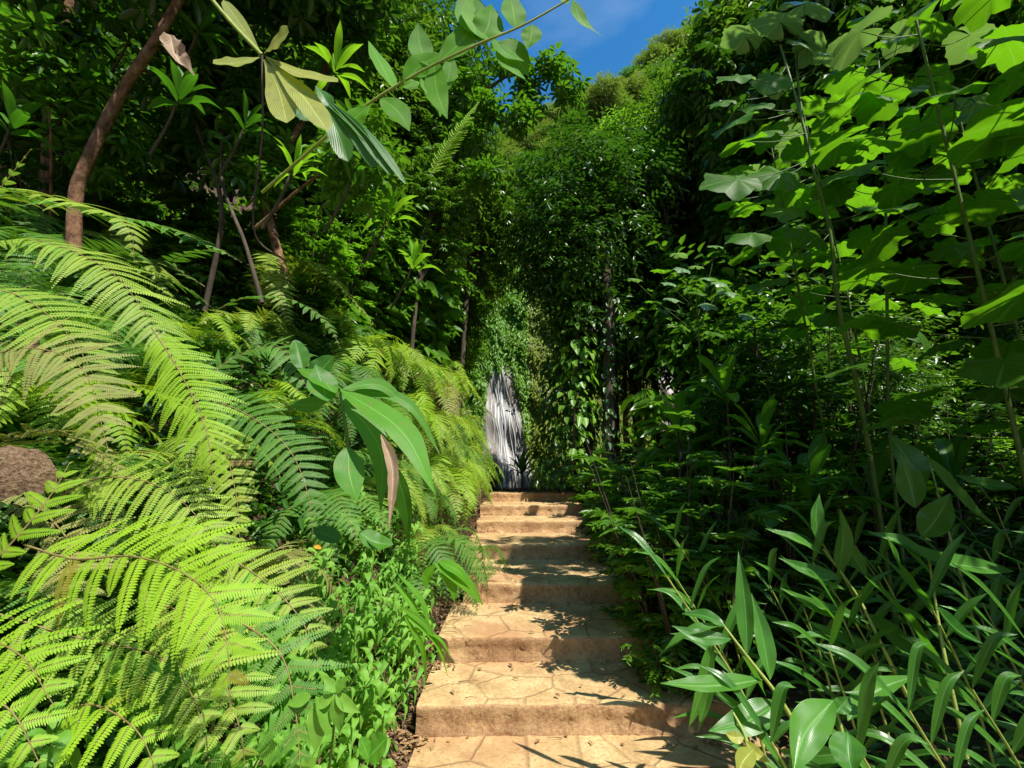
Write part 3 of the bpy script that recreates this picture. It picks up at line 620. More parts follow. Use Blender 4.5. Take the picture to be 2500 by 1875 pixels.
proto('U1', 'understory_tree', '', 'tree', tree_parts(5, 1.0, 7000, .13, 'small', 'bark_d', .05, lobes=16, flat=2.0, cz=.9))
proto('U2', 'understory_tree', '', 'tree', tree_parts(5, .9, 6000, .12, 'canopy', 'bark_p', .04, lobes=16, flat=2.0, cz=.9))
proto('U3', 'understory_tree', '', 'tree', tree_parts(5, .9, 2600, .22, 'mid', 'bark_d', .04, lobes=14, flat=2.0, cz=.9, wr=.5))
proto('S6', 'broad_leaf_shrub', '', 'shrub', shrub_parts(1.6, .7, 12, 700, .24, 'mid', wr=.5, horiz=.5, droop=.5))

# ------------------------------------------------------------------ hero leafy plants
def leaf_obj(r, name, base, tip, w, mat, nh, mid=None, prof='lance', pet=None, fold=.12, wave=.05, curl=0.0, pm='stem_g', pr=.004, m=6, rnd=None, twist=0.0, crumple=0.0):
    """one leaf child of thing r. base/tip/mid: world points; pet: point where its stalk leaves the stem"""
    o0 = np.array(r.location); b = Buf()
    pts = [base] + ([mid] if mid is not None else []) + [tip]; pts = [p - o0 for p in pts]
    ribbon(b, pts, w, nh, prof, n=18, m=m, fold=fold, wave=wave, curl=curl, r=rnd, twist=twist, crumple=crumple)
    if pet is not None: tube(b, [pet - o0, (pet + base) / 2 - o0 + A(0, 0, .01), base - o0, base - o0 + (pts[1] - pts[0]) * .25], pr, pr * .5, n=9, k=5, m=1)
    return b.obj(name, [M[mat], M[pm]], r)
def stem_obj(r, pts, r0, r1, mat='stem_g', name='stem', k=8, wob=0.0):
    o0 = np.array(r.location); b = Buf(); tube(b, [p - o0 for p in pts], r0, r1, n=24, k=k, wob=wob); return b.obj(name, M[mat], r)
def hp(r, spec, mat, d, nh=A(-.2, -.6, .75), prof='lance', tws=1.0, wk=1.0, **k):
    """leaves given as (bx,by, tx,ty, width_px, bulge_px(left of direction +), depth offset base, depth offset tip)"""
    for q in spec:
        bx, by, tx, ty, w = q[:5]; bu = q[5] if len(q) > 5 else 0; d0 = d + (q[6] if len(q) > 6 else 0); d1 = d + (q[7] if len(q) > 7 else 0)
        L_ = math.hypot(tx - bx, ty - by); nx, ny = (ty - by) / L_, -(tx - bx) / L_
        mx, my = (bx + tx) / 2 + nx * bu, (by + ty) / 2 + ny * bu
        n2 = unit(np.array(nh) + rng.normal(size=3) * .22)
        leaf_obj(r, 'leaf', P(bx, by, d0), P(tx, ty, d1), w * wk * d0 / F * 1.02, mat, n2, mid=P(mx, my, (d0 + d1) / 2), prof=prof, twist=random.uniform(-.7, .7) * tws, **k)

# ---- pleated palm-grass plant on the left bank
r = thing('pleated_leaf_plant', 'plant with long pleated arching leaves on the left bank, one leaf dying brown', 'plant', P(845, 1080, 2.1))
stem_obj(r, [P(860, 1180, 2.15), P(845, 1050, 2.1), P(830, 960, 2.1)], .01, .006)
hp(r, [(830, 950, 1062, 1205, 74, 42, 0, -.2), (835, 950, 1000, 1000, 40, 36, 0, .1), (835, 950, 1075, 1110, 36, 60, .05, .1), (850, 1090, 872, 1225, 70, -8, 0, -.1), (825, 960, 930, 1250, 52, 50, .05, 0),
       (820, 960, 725, 900, 60, -10, 0, .1), (830, 960, 700, 985, 55, 15, .05, .2), (800, 980, 770, 890, 70, 0, 0, .05), (960, 1130, 1000, 1340, 46, 10, .1, .1)], 'pleat', 2.1, A(.1, -.75, .65), fold=.06)
leaf_obj(r, 'dead_leaf', P(930, 1060, 1.95), P(950, 1290, 1.9), .05, 'dead_v', A(.3, -.9, .3), mid=P(958, 1150, 1.93), fold=.5, wave=.2, crumple=.08)
r = thing('pleated_leaf_plant', 'fan of narrow pleated leaves hanging over the left edge of the middle steps', 'plant', P(1080, 1390, 3.6))
hp(r, [(1060, 1375, 1180, 1478, 32, 14), (1070, 1370, 1150, 1440, 30, 14), (1075, 1375, 1110, 1470, 26, 10), (1060, 1380, 1040, 1440, 22, -8)], 'banana', 3.4, A(.2, -.8, .5), fold=.05)
r = thing('grass_tuft', 'tuft of long bright grass blades spilling over the left edge of the second step', 'grass tuft', P(1020, 1590, 2.5))
hp(r, [(990, 1500, 1095, 1655, 16, 22), (975, 1480, 1075, 1600, 14, 20), (1000, 1530, 1110, 1620, 12, 22), (985, 1500, 1040, 1680, 12, 20), (970, 1400, 1050, 1560, 18, 22, .3, .2), (960, 1420, 1020, 1560, 16, 20, .3, .2)], 'banana', 2.4, A(.2, -.8, .5), fold=.1)
# round-ish glossy leaf low left of the steps, dark leaves
r = thing('seedling', 'single broad glossy leaf poking out beside the bottom step', 'plant', P(920, 1830, 1.9))
hp(r, [(900, 1850, 945, 1800, 60, 0), (900, 1850, 880, 1800, 30, 0)], 'pleat', 1.9, A(.1, -.6, .8), prof='oval')
r = thing('pleated_leaf_plant', 'dark rounded leaves above the pleated leaf plant', 'plant', P(760, 900, 2.4))
hp(r, [(760, 930, 815, 870, 70, 0), (740, 900, 720, 830, 46, 0), (880, 1300, 960, 1330, 45, -10), (830, 1320, 760, 1290, 40, 0)], 'ti', 2.4, A(.1, -.8, .5), prof='oval')

# ---- small lance leaved herbs left of steps: single plants, and the mass behind them
def herb_mesh(seed, h=.45, n=16, leaf=.085, mat='herb'):
    b = Buf(); pts = [A(0, 0, -.05), A(.03, -.02, h * .5), A(.09, -.05, h)]; tube(b, pts, .004, .002, n=8, k=4, m=1); C = cat(pts, 40)
    for i in range(n):
        q = C[int(10 + 29 * i / n)]; a = i * 1.57 + (i // 2) * .3 + seed; D = A(math.cos(a), math.sin(a), .35 - .5 * (i < n * .6))
        for k in (0, 1):
            D2 = D * A(1 - 2 * k, 1 - 2 * k, 1); l = leaf * random.uniform(.75, 1.2)
            t = q + unit(D2) * l * .8 + A(0, 0, -l * .55); md = q + unit(D2) * l * .5 + A(0, 0, l * .05)
            ribbon(b, [q, md, t], l * .30, A(0, -.2, 1), 'lance', n=7, m=2, fold=.15)
    return b.mesh('foliage', [M[mat], M['stem_g']])
HB = [herb_mesh(s, .28 + .06 * s, 9, .078 + .008 * s) for s in range(5)]
gp = 'lance-leaved herbs between the ferns and the steps'
herbs = []
for i in range(170):
    y = random.uniform(1.4, 4.0); x = -.72 - random.random() ** 1.1 * .75
    r = thing('leafy_herb', 'x', 'herb', (x, y, float(hgt(x, y)) + .0), gp, random.uniform(-.9, .9), random.uniform(.75, 1.15))
    r.rotation_euler = (random.uniform(-.1, .35), random.uniform(.1, .5), random.uniform(-.8, .8))
    link('foliage', random.choice(HB), r); herbs.append(r)
r = thing('leafy_herb', 'tallest lance-leaved herb at the bottom edge, leaves spread like stars', 'herb', P(790, 1800, 1.45))
hp(r, [(770, 1700, 800, 1800, 30, 6), (820, 1700, 830, 1790, 32, 0), (820, 1690, 880, 1740, 26, -6), (820, 1690, 850, 1650, 24, 0), (820, 1690, 790, 1650, 22, 0), (760, 1700, 700, 1720, 28, 0), (765, 1720, 770, 1840, 34, 6), (815, 1700, 760, 1730, 24, 0), (640, 1790, 655, 1875, 30, 6), (770, 1850, 720, 1890, 30, 5)], 'herb', 1.4, A(.1, -.8, .6), m=4)
stem_obj(r, [P(800, 1900, 1.5), P(815, 1780, 1.45), P(820, 1690, 1.4)], .004, .002)
r = thing('leafy_herb', 'dark green broad-leaved seedling between the lower fern fronds', 'herb', P(420, 1750, 1.35))
hp(r, [(420, 1590, 400, 1850, 46, 10), (385, 1690, 370, 1600, 30, 0), (420, 1620, 440, 1560, 26, 0)], 'ti', 1.32, A(.1, -.8, .5))
# tiny-leaf cover under herbs
b = Buf(); x = U(-1.5, -.72, 7000); y = U(1.2, 9.5, 7000); z = hgt(x, y) + U(.02, .16, 7000)
leaves(b, np.stack([x, y, z], 1), rdir(7000, -.9, .3), unit(upn(7000, .5) + A(.2, -.4, 0)), U(.03, .07, 7000), U(.010, .02, 7000), droop=.5)
stuff(b.obj('ground_cover', M['herb']), 'carpet of small bright green leaves at the left border of the steps', 'ground cover')

# ---- ginger plants right foreground
def ginger(label, stem, spec, d, name='ginger_plant', mat='ginger', sr=.009, nh=A(-.25, -.65, .7), **k):
    r = thing(name, label, 'plant', P(*stem[0]), 'ginger plants right of the steps')
    stem_obj(r, [P(*q) for q in stem], sr, sr * .45, 'stem_y')
    hp(r, spec, mat, d, nh, fold=.22, wave=.1, **{'wk': .85, **k}); return r
ginger('nearest ginger stalk leaning over the bottom step, its leaves crossing in a star', [(1960, 1800, 1.9), (1900, 1700, 1.92), (1830, 1610, 1.95), (1765, 1525, 2.0)],
       [(1825, 1600, 1803, 1345, 42, -4, 0, .1), (1880, 1660, 1835, 1448, 46, -4, 0, .1), (1862, 1660, 1612, 1668, 44, 10, 0, -.1), (1785, 1560, 1640, 1528, 36, 12), (1765, 1525, 1610, 1600, 40, -14, 0, .05),
        (1770, 1530, 1665, 1498, 34, -10, 0, .1), (1900, 1715, 1730, 1785, 66, 14, 0, -.1), (1740, 1560, 1680, 1780, 34, 8, .1, .1), (1740, 1600, 1705, 1785, 30, 4, .1, .1), (1800, 1580, 1870, 1700, 40, 0, .1, .3)], 1.95)
ginger('tall ginger stalk with paired leaves rising behind the nearest stalk', [(2215, 1700, 2.2), (2150, 1570, 2.2), (2090, 1450, 2.25), (2010, 1340, 2.3)],
       [(2010, 1355, 1868, 1290, 30, -6), (2000, 1325, 2000, 1205, 38, 8), (2048, 1395, 2050, 1240, 40, -10, 0, -.1), (2050, 1410, 1900, 1362, 36, 8), (2065, 1440, 1905, 1356, 28, 14, .1, 0), (2110, 1510, 1905, 1435, 36, 14),
        (2130, 1545, 1940, 1475, 38, -14), (2150, 1590, 1960, 1510, 36, 12), (2115, 1405, 2060, 1300, 34, 6, 0, 0), (2180, 1640, 2380, 1700, 60, -20, 0, .2), (2120, 1500, 2300, 1640, 60, -10, .1, .2)], 2.25)
ginger('ginger stalk with one leaf lying level across the right thicket', [(2360, 1850, 2.1), (2310, 1620, 2.15), (2285, 1480, 2.2), (2265, 1345, 2.25)],
       [(2475, 1395, 2115, 1295, 52, 24, .1, 0), (2280, 1490, 2160, 1300, 52, 16, 0, -.1), (2270, 1400, 2190, 1320, 40, 0), (2285, 1480, 2398, 1570, 40, -14), (2320, 1560, 2500, 1680, 44, -20), (2270, 1360, 2120, 1300, 30, -10), (2300, 1660, 2110, 1405, 66, -20, .1, -.1)], 2.15)
ginger('ginger at the bottom edge with two wide shiny leaves bending towards the viewer', [(2085, 1900, 1.7), (2060, 1800, 1.72), (2035, 1715, 1.75)],
       [(2035, 1710, 1935, 1890, 76, -22, 0, -.15), (2070, 1790, 2085, 1900, 72, -6, 0, -.1), (2040, 1740, 2075, 1700, 36, 0), (2070, 1760, 2230, 1650, 56, 20, .1, .2), (2060, 1840, 1900, 1830, 44, 10, .1, .2)], 1.72)
ginger('ginger with a long curved leaf sweeping down at the right edge', [(2400, 1600, 2.6), (2330, 1350, 2.7), (2270, 1130, 2.8)],
       [(2262, 1115, 2465, 1315, 50, -16, 0, 0), (2235, 1240, 2195, 1105, 62, -4, 0, 0), (2250, 1310, 2320, 1205, 70, -6, 0, -.1), (2260, 1180, 2170, 1060, 70, 0, .1, .2), (2480, 1190, 2330, 1160, 36, 8), (2500, 1440, 2330, 1360, 50, 10)], 2.6)
ginger('yellowing ginger shoot low beside the bottom slab', [(1840, 1900, 1.8), (1820, 1800, 1.85), (1790, 1740, 1.9)],
       [(1840, 1830, 1800, 1900, 40, -8, 0, -.1), (1815, 1800, 1770, 1790, 26, 6), (1820, 1810, 1880, 1860, 28, -6)], 1.8, mat='olive', nh=A(-.2, -.7, .6))
GL = []
for i in range(26):
    x = [1.25, 1.5, 1.8, 2.1, 2.45, 2.8, 1.4, 1.7, 2.0, 2.35, 2.7, 3.1, 1.55, 1.9, 2.3, 2.7, 3.1, 3.5, 1.2, 1.35, 2.2, 2.6, 3.0, 1.65, 2.0, 2.45][i] + random.uniform(-.08, .08)
    y = [2.35, 2.3, 2.35, 2.2, 2.3, 2.25, 2.75, 2.7, 2.65, 2.7, 2.65, 2.8, 3.15, 3.1, 3.1, 3.2, 3.1, 3.3, 2.0, 1.85, 1.8, 1.9, 2.0, 1.75, 1.95, 2.05][i] + random.uniform(-.08, .08)
    z = float(hgt(x, y)); H_ = random.uniform(.75, 1.15) * (1 if y > 2.1 else .62); ln = random.uniform(.2, .42) * H_; az = random.uniform(-.5, .5)
    st = [A(x, y, z - .03), A(x - ln * .25, y - .03, z + H_ * .5), A(x - ln, y - .1, z + H_)]
    r = thing('ginger_plant', 'x', 'plant', st[0], 'ginger plants right of the steps'); stem_obj(r, st, .007, .004, 'stem_y'); C = cat(st, 24); GL.append(r)
    nl = random.randint(9, 12)
    for k in range(nl):
        c = C[4 + int(19 * (k + 1) / nl)]; sd = 1 if k % 2 else -1; f = k / nl; el = .35 + .7 * f + random.uniform(-.15, .15); a2 = az + random.uniform(-.2, .2) - .35 * sd
        D = A(math.cos(a2) * sd * math.cos(el), math.sin(a2) * math.cos(el) - .15, math.sin(el)) + A(-.25, 0, .1); l = random.uniform(.26, .38)
        tip = c + D * l + A(0, 0, -.09 * l / .3 * random.random()); md = c + D * l * .55 + A(0, 0, .02)
        leaf_obj(r, 'leaf', c, tip, random.uniform(.028, .044), 'ginger', A(-.1 - .3 * sd * .5, -.5, .8), mid=md, fold=.22, wave=.08, twist=random.uniform(-1, 1))
b = Buf()
for _ in range(46):
    k = random.randint(0, 6); x = random.choice([random.uniform(-.55, 1.25), random.uniform(-.6, -.35)]); y = SY[k] + random.choice([-.04, random.uniform(.05, .5)]); z = RH * (k + 1 if y > SY[k] else k) + .012; a = random.uniform(0, 6.28); l = random.uniform(.04, .2)
    tube(b, [A(x, y, z), A(x + math.cos(a) * l * .5, y + math.sin(a) * .2 * l, z + .006), A(x + math.cos(a) * l, y + math.sin(a) * .3 * l + .01, z)], .0025, .001, n=6, k=4)
stuff(b.obj('twig_litter', M['bark']), 'thin brown twigs and dry stalks lying on the steps', 'twigs')
r = thing('fallen_leaf', 'small orange leaf caught in the shade of the left bank herbs', 'leaf', P(775, 1338, 1.9))
m_o, t_o, o_o = nt('orange_leaf'); p_o = nd(t_o, 'ShaderNodeBsdfPrincipled', i_Roughness=.5); p_o.inputs['Base Color'].default_value = (.85, .28, .02, 1); t_o.links.new(p_o.outputs[0], o_o.inputs[0]); M['orange'] = m_o
leaf_obj(r, 'blade', P(768, 1333, 1.75), P(784, 1340, 1.72), .016, 'orange', A(0, -.7, .7), prof='oval')
# ---- ti plants: rosettes of paddle leaves
def rosette(label, base, top, n, l, w, mat='ti', up=.9, name='ti_plant', stem=True, group='ti plants in the right thicket', lean=A(0, 0, 0), azs=None, prof='paddle'):
    r = thing(name, label, 'plant', base, group)
    if stem: stem_obj(r, [base, (base + top) / 2 + A(.02, 0, 0), top], .014, .01, 'bark_d')
    for k in range(n):
        az = k * 2.4 + random.uniform(-.2, .2); f = k / n; el = (1.35 - 1.25 * f) * up
        D = A(math.cos(az) * math.cos(el), math.sin(az) * math.cos(el), math.sin(el)) + lean; D = unit(D); ll = l * random.uniform(.85, 1.1)
        b0 = top - A(0, 0, .12 * f)
        tip = b0 + D * ll + A(0, 0, -ll * .25 * (f + .15)); md = b0 + D * ll * .55 + A(0, 0, ll * .06)
        leaf_obj(r, 'leaf', b0, tip, w * random.uniform(.85, 1.1), mat, unit(A(0, 0, 1) * math.cos(el) - A(math.cos(az), math.sin(az), 0) * math.sin(el) + A(0, 0, .05)), mid=md, prof=prof, fold=.16, wave=.04)
    return r
def onground(px, d, py=1300):
    q = P(px, py, d); return A(q[0], q[1], float(hgt(q[0], q[1])))
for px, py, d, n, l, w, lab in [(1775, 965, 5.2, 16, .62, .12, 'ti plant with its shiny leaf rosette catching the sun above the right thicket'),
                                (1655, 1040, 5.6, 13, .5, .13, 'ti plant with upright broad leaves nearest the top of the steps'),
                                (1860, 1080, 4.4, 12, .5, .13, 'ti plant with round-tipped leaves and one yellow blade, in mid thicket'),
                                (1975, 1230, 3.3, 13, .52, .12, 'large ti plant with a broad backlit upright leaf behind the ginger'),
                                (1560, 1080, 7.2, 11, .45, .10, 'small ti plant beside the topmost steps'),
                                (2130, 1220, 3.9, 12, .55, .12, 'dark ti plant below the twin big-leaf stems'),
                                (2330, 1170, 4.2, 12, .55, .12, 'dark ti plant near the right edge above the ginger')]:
    top = P(px, py, d); rosette(lab, onground(px, d), top, n, l, w, mat='ti_sunlit' if px < 1900 else 'ti')
for px, py, d, n, l, w, mt, ln, lab in [
    (90, 60, 3.3, 9, .34, .09, 'ti', A(.2, 0, -.3), 'rosette of hanging oval leaves in the top left corner'), (200, 190, 3.6, 9, .3, .08, 'ti', A(.4, 0, -.2), 'rosette of glossy leaves between the two brown trunks'),
    (440, 230, 3.2, 10, .32, .085, 'ti', A(.2, -.2, -.1), 'dark rosette of pointed leaves just right of the brown trunk'), (490, 60, 3.4, 9, .34, .08, 'ti', A(0, 0, -.3), 'rosette of shaded leaves behind the olive paddle leaves'),
    (330, 60, 3.9, 9, .34, .08, 'ti', A(0, 0, -.3), 'rosette of leaves above the trunk fork at upper left'), (30, 300, 3.2, 9, .34, .085, 'ti', A(.3, 0, -.2), 'rosette of blue-green leaves over the shaded ferns at far left'),
    (720, 400, 3.1, 11, .3, .04, 'banana', A(.3, 0, -.1), 'rosette of narrow bright leaves below the paddle leaves'), (860, 430, 3.6, 11, .4, .05, 'ti', A(.2, 0, .1), 'rosette of long strap leaves left of the upright fern frond'),
    (950, 520, 4.2, 10, .4, .07, 'banana', A(.2, -.1, 0), 'bright broad-leaved rosette hanging over the fern curtain'), (820, 160, 3.5, 10, .36, .07, 'banana', A(.1, 0, -.2), 'rosette of green leaves behind the arching stalk'),
    (600, 300, 3.8, 10, .3, .06, 'ti', A(.2, 0, -.1), 'rosette of small dark leaves beside the hanging aerial root'), (1010, 640, 4.6, 9, .35, .07, 'banana', A(.2, -.1, 0), 'lowest bright rosette on top of the fern curtain')]:
    q = P(px, py, d); r = rosette(lab, q - A(.25, -.1, .5), q, n, l, w, mat=mt, group='climbing rosettes on the left trees', lean=ln, prof='lance', name='climbing_rosette')
q = P(1275, 1150, 12.5); rosette('small dark rosette plant silhouetted before the foot of the waterfall', A(q[0], q[1], float(hgt(q[0], q[1]))), q, 16, .75, .10, group=None, name='rosette_plant', prof='lance', up=.8)

# ---- big round-leaf plants upper right
PL = []
for sd in range(4):
    b = Buf(); roundleaf(b, 1.0, 5 + sd % 2 * 2, .10 + .05 * sd, 60 + sd); PL.append(b.mesh('leaf', [M['palm']]))
PG = []
for sd in range(2):
    b = Buf(); roundleaf(b, 1.0, 5, .2, 80 + sd); PG.append(b.mesh('leaf', [M['palm_g']]))
def add_round(r, stem_pt, pos, R_, D, N, grey=False, pr=.0045):
    o0 = np.array(r.location); D = unit(D); N = unit(N); S = unit(np.cross(N, D)); D = np.cross(S, N)
    o = link('leaf', random.choice(PG if grey else PL), r)
    mt = Matrix(((D[0], S[0], N[0], 0), (D[1], S[1], N[1], 0), (D[2], S[2], N[2], 0), (0, 0, 0, 1)))
    o.matrix_local = Matrix.Translation(Vector(pos - o0)) @ mt @ Matrix.Diagonal((R_, R_, R_, 1))
    b = Buf(); tube(b, [stem_pt - o0, (stem_pt + pos) / 2 - o0 + A(0, 0, -.04), pos - o0 - N * .004], pr, pr * .6, n=9, k=5); b.obj('leaf_stalk', M['stem_g'], r)
def big_plant(label, stem, n, pets, R_, sr, d_leaf=None, manual=(), tmin=.45, grey_top=3, az0=0.0, seedl=0, arc=None):
    pts = [P(*q) if len(q) == 3 and abs(q[0]) > 30 else A(*q) for q in stem]; n = int(n * 1.5); sr *= .75
    base = pts[0].copy(); r = thing('big_leaf_plant', label, 'plant', base, 'big round-leaved plants upper right')
    stem_obj(r, pts, sr, sr * .45, 'stem_g', k=10, wob=.02); C = cat(pts, 60)
    for i in range(n):
        f = tmin + (1 - tmin) * (i + .5) / n; c = C[int(f * 59)]; az = az0 + i * 2.4 + random.uniform(-.3, .3)
        if arc is not None: az = arc[0] + (arc[1] - arc[0]) * ((i * .618) % 1)
        pl_ = pets * (1.15 - .55 * (f - tmin) / (1 - tmin)) * random.uniform(.8, 1.15)
        h = A(math.cos(az), math.sin(az), .25 + .7 * max(0, f - .8)); pos = c + unit(h) * pl_
        Nn = unit(A(0, 0, 1) + .45 * A(math.cos(az), math.sin(az), 0) + A(.12, -.2, 0) + rng.normal(size=3) * .18)
        add_round(r, c, pos, R_ * random.uniform(.75, 1.15), A(math.cos(az), math.sin(az), -.3), Nn, grey=(i >= n - grey_top))
    for px, py, d, Rp, f, D, N in manual:
        add_round(r, C[int(f * 59)], P(px, py, d), Rp * d / F, D, N)
    return r
DN = A(-1, -.2, -.4)
b0 = onground(2135, 3.4, 1200)
FB = (2.3, 5.0)
big_plant('tall green stem left of the twin pair, round leaves held out over the steps', [tuple(b0), (2110, 1030, 3.3), (2050, 760, 3.25), (2025, 560, 3.2), (1985, 410, 3.2), (1955, 280, 3.2), (1905, 110, 3.3)], 9, .42, .17, .026, tmin=.6, arc=(-1.2, 1.9),
          manual=[(1805, 185, 3.1, 62, .93, A(-1, -.3, -.2), A(-.1, -.75, .6)), (1770, 245, 3.1, 44, .9, DN, A(-.2, -.7, .6)), (1800, 292, 3.15, 72, .85, DN, A(-.5, -.45, .7)), (1885, 185, 3.2, 66, .95, A(-.3, 0, -1), A(-.1, -.9, .3)),
                  (1850, 255, 3.2, 52, .85, A(-.5, -.3, -.6), A(-.2, -.7, .6)), (1820, 345, 3.1, 74, .78, DN, A(-.3, -.3, .9)), (1870, 320, 3.25, 60, .78, DN, A(-.2, -.6, .7)), (1800, 438, 3.0, 92, .70, A(-1, -.2, -.1), A(-.1, -.8, .5)),
                  (1905, 425, 3.1, 88, .70, A(-.3, -.2, .3), A(-.1, -.8, .5)), (1790, 490, 3.05, 55, .66, DN, A(-.2, -.3, .9)), (1925, 515, 3.1, 62, .60, A(-.3, -.2, .2), A(-.1, -.7, .6)), (1835, 570, 3.0, 70, .58, DN, A(-.1, -.6, .7)),
                  (1890, 640, 3.2, 56, .52, DN, A(-.1, -.4, .9)), (1950, 620, 3.2, 50, .5, A(1, 0, 0), A(-.1, -.3, .9)), (2060, 420, 3.3, 80, .7, A(.8, 0, -.2), A(-.1, -.3, .9))])
b1 = onground(2170, 3.6, 1200)
big_plant('straight second stem just right of the first, carrying round leaves to the top edge', [tuple(b1), (2175, 1100, 3.6), (2165, 700, 3.6), (2160, 370, 3.6), (2150, 200, 3.6), (2130, 40, 3.7)], 16, .5, .21, .02, tmin=.42)
big_plant('big-leaf plant crowding the top right corner, its large leaves seen from beneath', [(3.0, 2.7, 0.1), (2.9, 2.6, 2.2), (2.75, 2.5, 4.6)], 25, .62, .22, .024, tmin=.38, az0=.5)
big_plant('big-leaf plant half outside the right edge', [(4.1, 3.4, 0.2), (4.0, 3.4, 2.5), (3.8, 3.3, 4.8)], 22, .6, .22, .024, tmin=.35, az0=1.5)
big_plant('big-leaf plant nearest the viewer at the top right edge', [(3.0, 1.6, 0.1), (2.9, 1.6, 2.4), (2.7, 1.55, 4.6)], 21, .62, .21, .024, tmin=.45, az0=2.5)
big_plant('big-leaf plant standing behind the twin stems, leaves layered against the dark', [(4.0, 5.0, 0.3), (3.9, 4.9, 3.2), (3.7, 4.9, 6.0)], 22, .6, .22, .024, tmin=.4, az0=.2)
big_plant('thin big-leaf plant whose top shows beneath the grey crown leaves', [(3.1, 4.4, 0.3), (3.0, 4.4, 3.2), (2.9, 4.4, 5.2)], 13, .5, .22, .02, tmin=.5, az0=.9)
# grey-blue leaf pair at the top and the mid-distance bluish round leaf plant
r = thing('elephant_ear', 'pair of pale grey-green heart leaves shining at the top edge right of the sky', 'plant', P(1960, 300, 3.4))
stem_obj(r, [P(1960, 300, 3.4), P(1945, 150, 3.4), P(1955, 70, 3.4)], .012, .006)
for px, py, Rp, D, N in [(1905, 55, 95, A(-.8, -.2, -.45), A(.2, -.45, .8)), (1965, 10, 90, A(.3, -.2, -1), A(.2, -.65, .7)), (1820, 90, 70, A(-1, -.2, -.6), A(.3, -.3, .8)), (1960, 105, 60, A(.1, -.2, -1), A(.3, -.7, .5))]:
    add_round(r, P(1955, 90, 3.4), P(px, py, 3.3), Rp * 3.3 / F, D, N, grey=True)
r = thing('round_leaf_bush', 'bush with blue-green round leaves beyond the ti plants, right of the vine-wrapped trunk', 'plant', onground(1720, 6.5), None)
bs = np.array(r.location); st = [bs, P(1710, 900, 6.5), P(1700, 720, 6.5)]; stem_obj(r, st, .02, .01); C = cat(st, 30)
for i, (px, py, Rp) in enumerate([(1725, 678, 28), (1700, 712, 26), (1724, 742, 30), (1640, 728, 26), (1635, 690, 22), (1610, 660, 22), (1780, 712, 28), (1818, 768, 28), (1640, 792, 26), (1735, 810, 30), (1545, 680, 24), (1760, 690, 24), (1665, 655, 26), (1590, 735, 24), (1700, 650, 22), (1655, 620, 26), (1750, 600, 24)]):
    add_round(r, C[random.randint(18, 29)], P(px, py, 6.4 + random.uniform(-.3, .3)), Rp * 6.4 / F, A(random.uniform(-1, 1), -.4, -.5), A(.1, -.45 + random.uniform(-.3, .3), .8), grey=i % 4 != 1)

# ---- paddle-leaf branch upper left
r = thing('paddle_leaf_plant', 'cluster of large olive paddle leaves hanging from the top left centre', 'plant', P(640, 135, 2.2))
stem_obj(r, [P(470, -60, 2.3), P(560, 50, 2.25), P(640, 135, 2.2)], .012, .012, 'stem_y'); stem_obj(r, [P(640, 135, 2.2), P(640, 330, 2.25), P(620, 560, 2.3), P(700, 640, 2.4)], .006, .005, 'bark_d', 'aerial_root')
hp(r, [(635, 140, 520, 155, 62, 6, 0, -.1), (645, 130, 705, 78, 70, 0, 0, -.1), (645, 145, 700, 300, 56, 8, 0, -.15), (650, 140, 800, 320, 54, 8, 0, -.15), (650, 138, 825, 200, 50, -12, 0, -.1), (640, 135, 545, 0, 30, 0, 0, .1)], 'olive', 2.2, A(.1, -.9, .35), prof='paddle', fold=.05, tws=.4, wk=1.35)
hp(r, [(770, 230, 850, 395, 46, 8), (790, 235, 960, 430, 30, 10), (780, 230, 920, 410, 36, 14), (700, 240, 755, 295, 34, 0), (770, 210, 810, 260, 30, 0), (790, 250, 900, 350, 26, 8), (800, 240, 990, 450, 22, 14)], 'ti', 2.35, A(.1, -.85, .45), prof='paddle', fold=.1, wk=1.3)
r = thing('dead_leaf', 'shrivelled pale brown leaf hanging beside the brown trunk', 'dead leaf', P(410, 80, 2.6))
leaf_obj(r, 'blade', P(415, 85, 2.6), P(475, 185, 2.6), .13, 'dead_v', A(.3, -.8, .5), mid=P(430, 140, 2.58), prof='lance', fold=.45, wave=.35, crumple=.12, m=10)
r = thing('dead_leaf', 'big curled brown leaf caught in the ferns at the left edge', 'dead leaf', P(0, 1100, 1.5))
b = Buf(); roundleaf(b, 1.0, 5, .55, 91, ragged=.16); mt_ = b.obj('blade', M['dead'], r); mt_.scale = (.115, .10, .10); mt_.rotation_euler = (math.radians(62), math.radians(20), math.radians(35)); mt_.location = tuple(P(15, 1125, 1.45) - np.array(r.location))

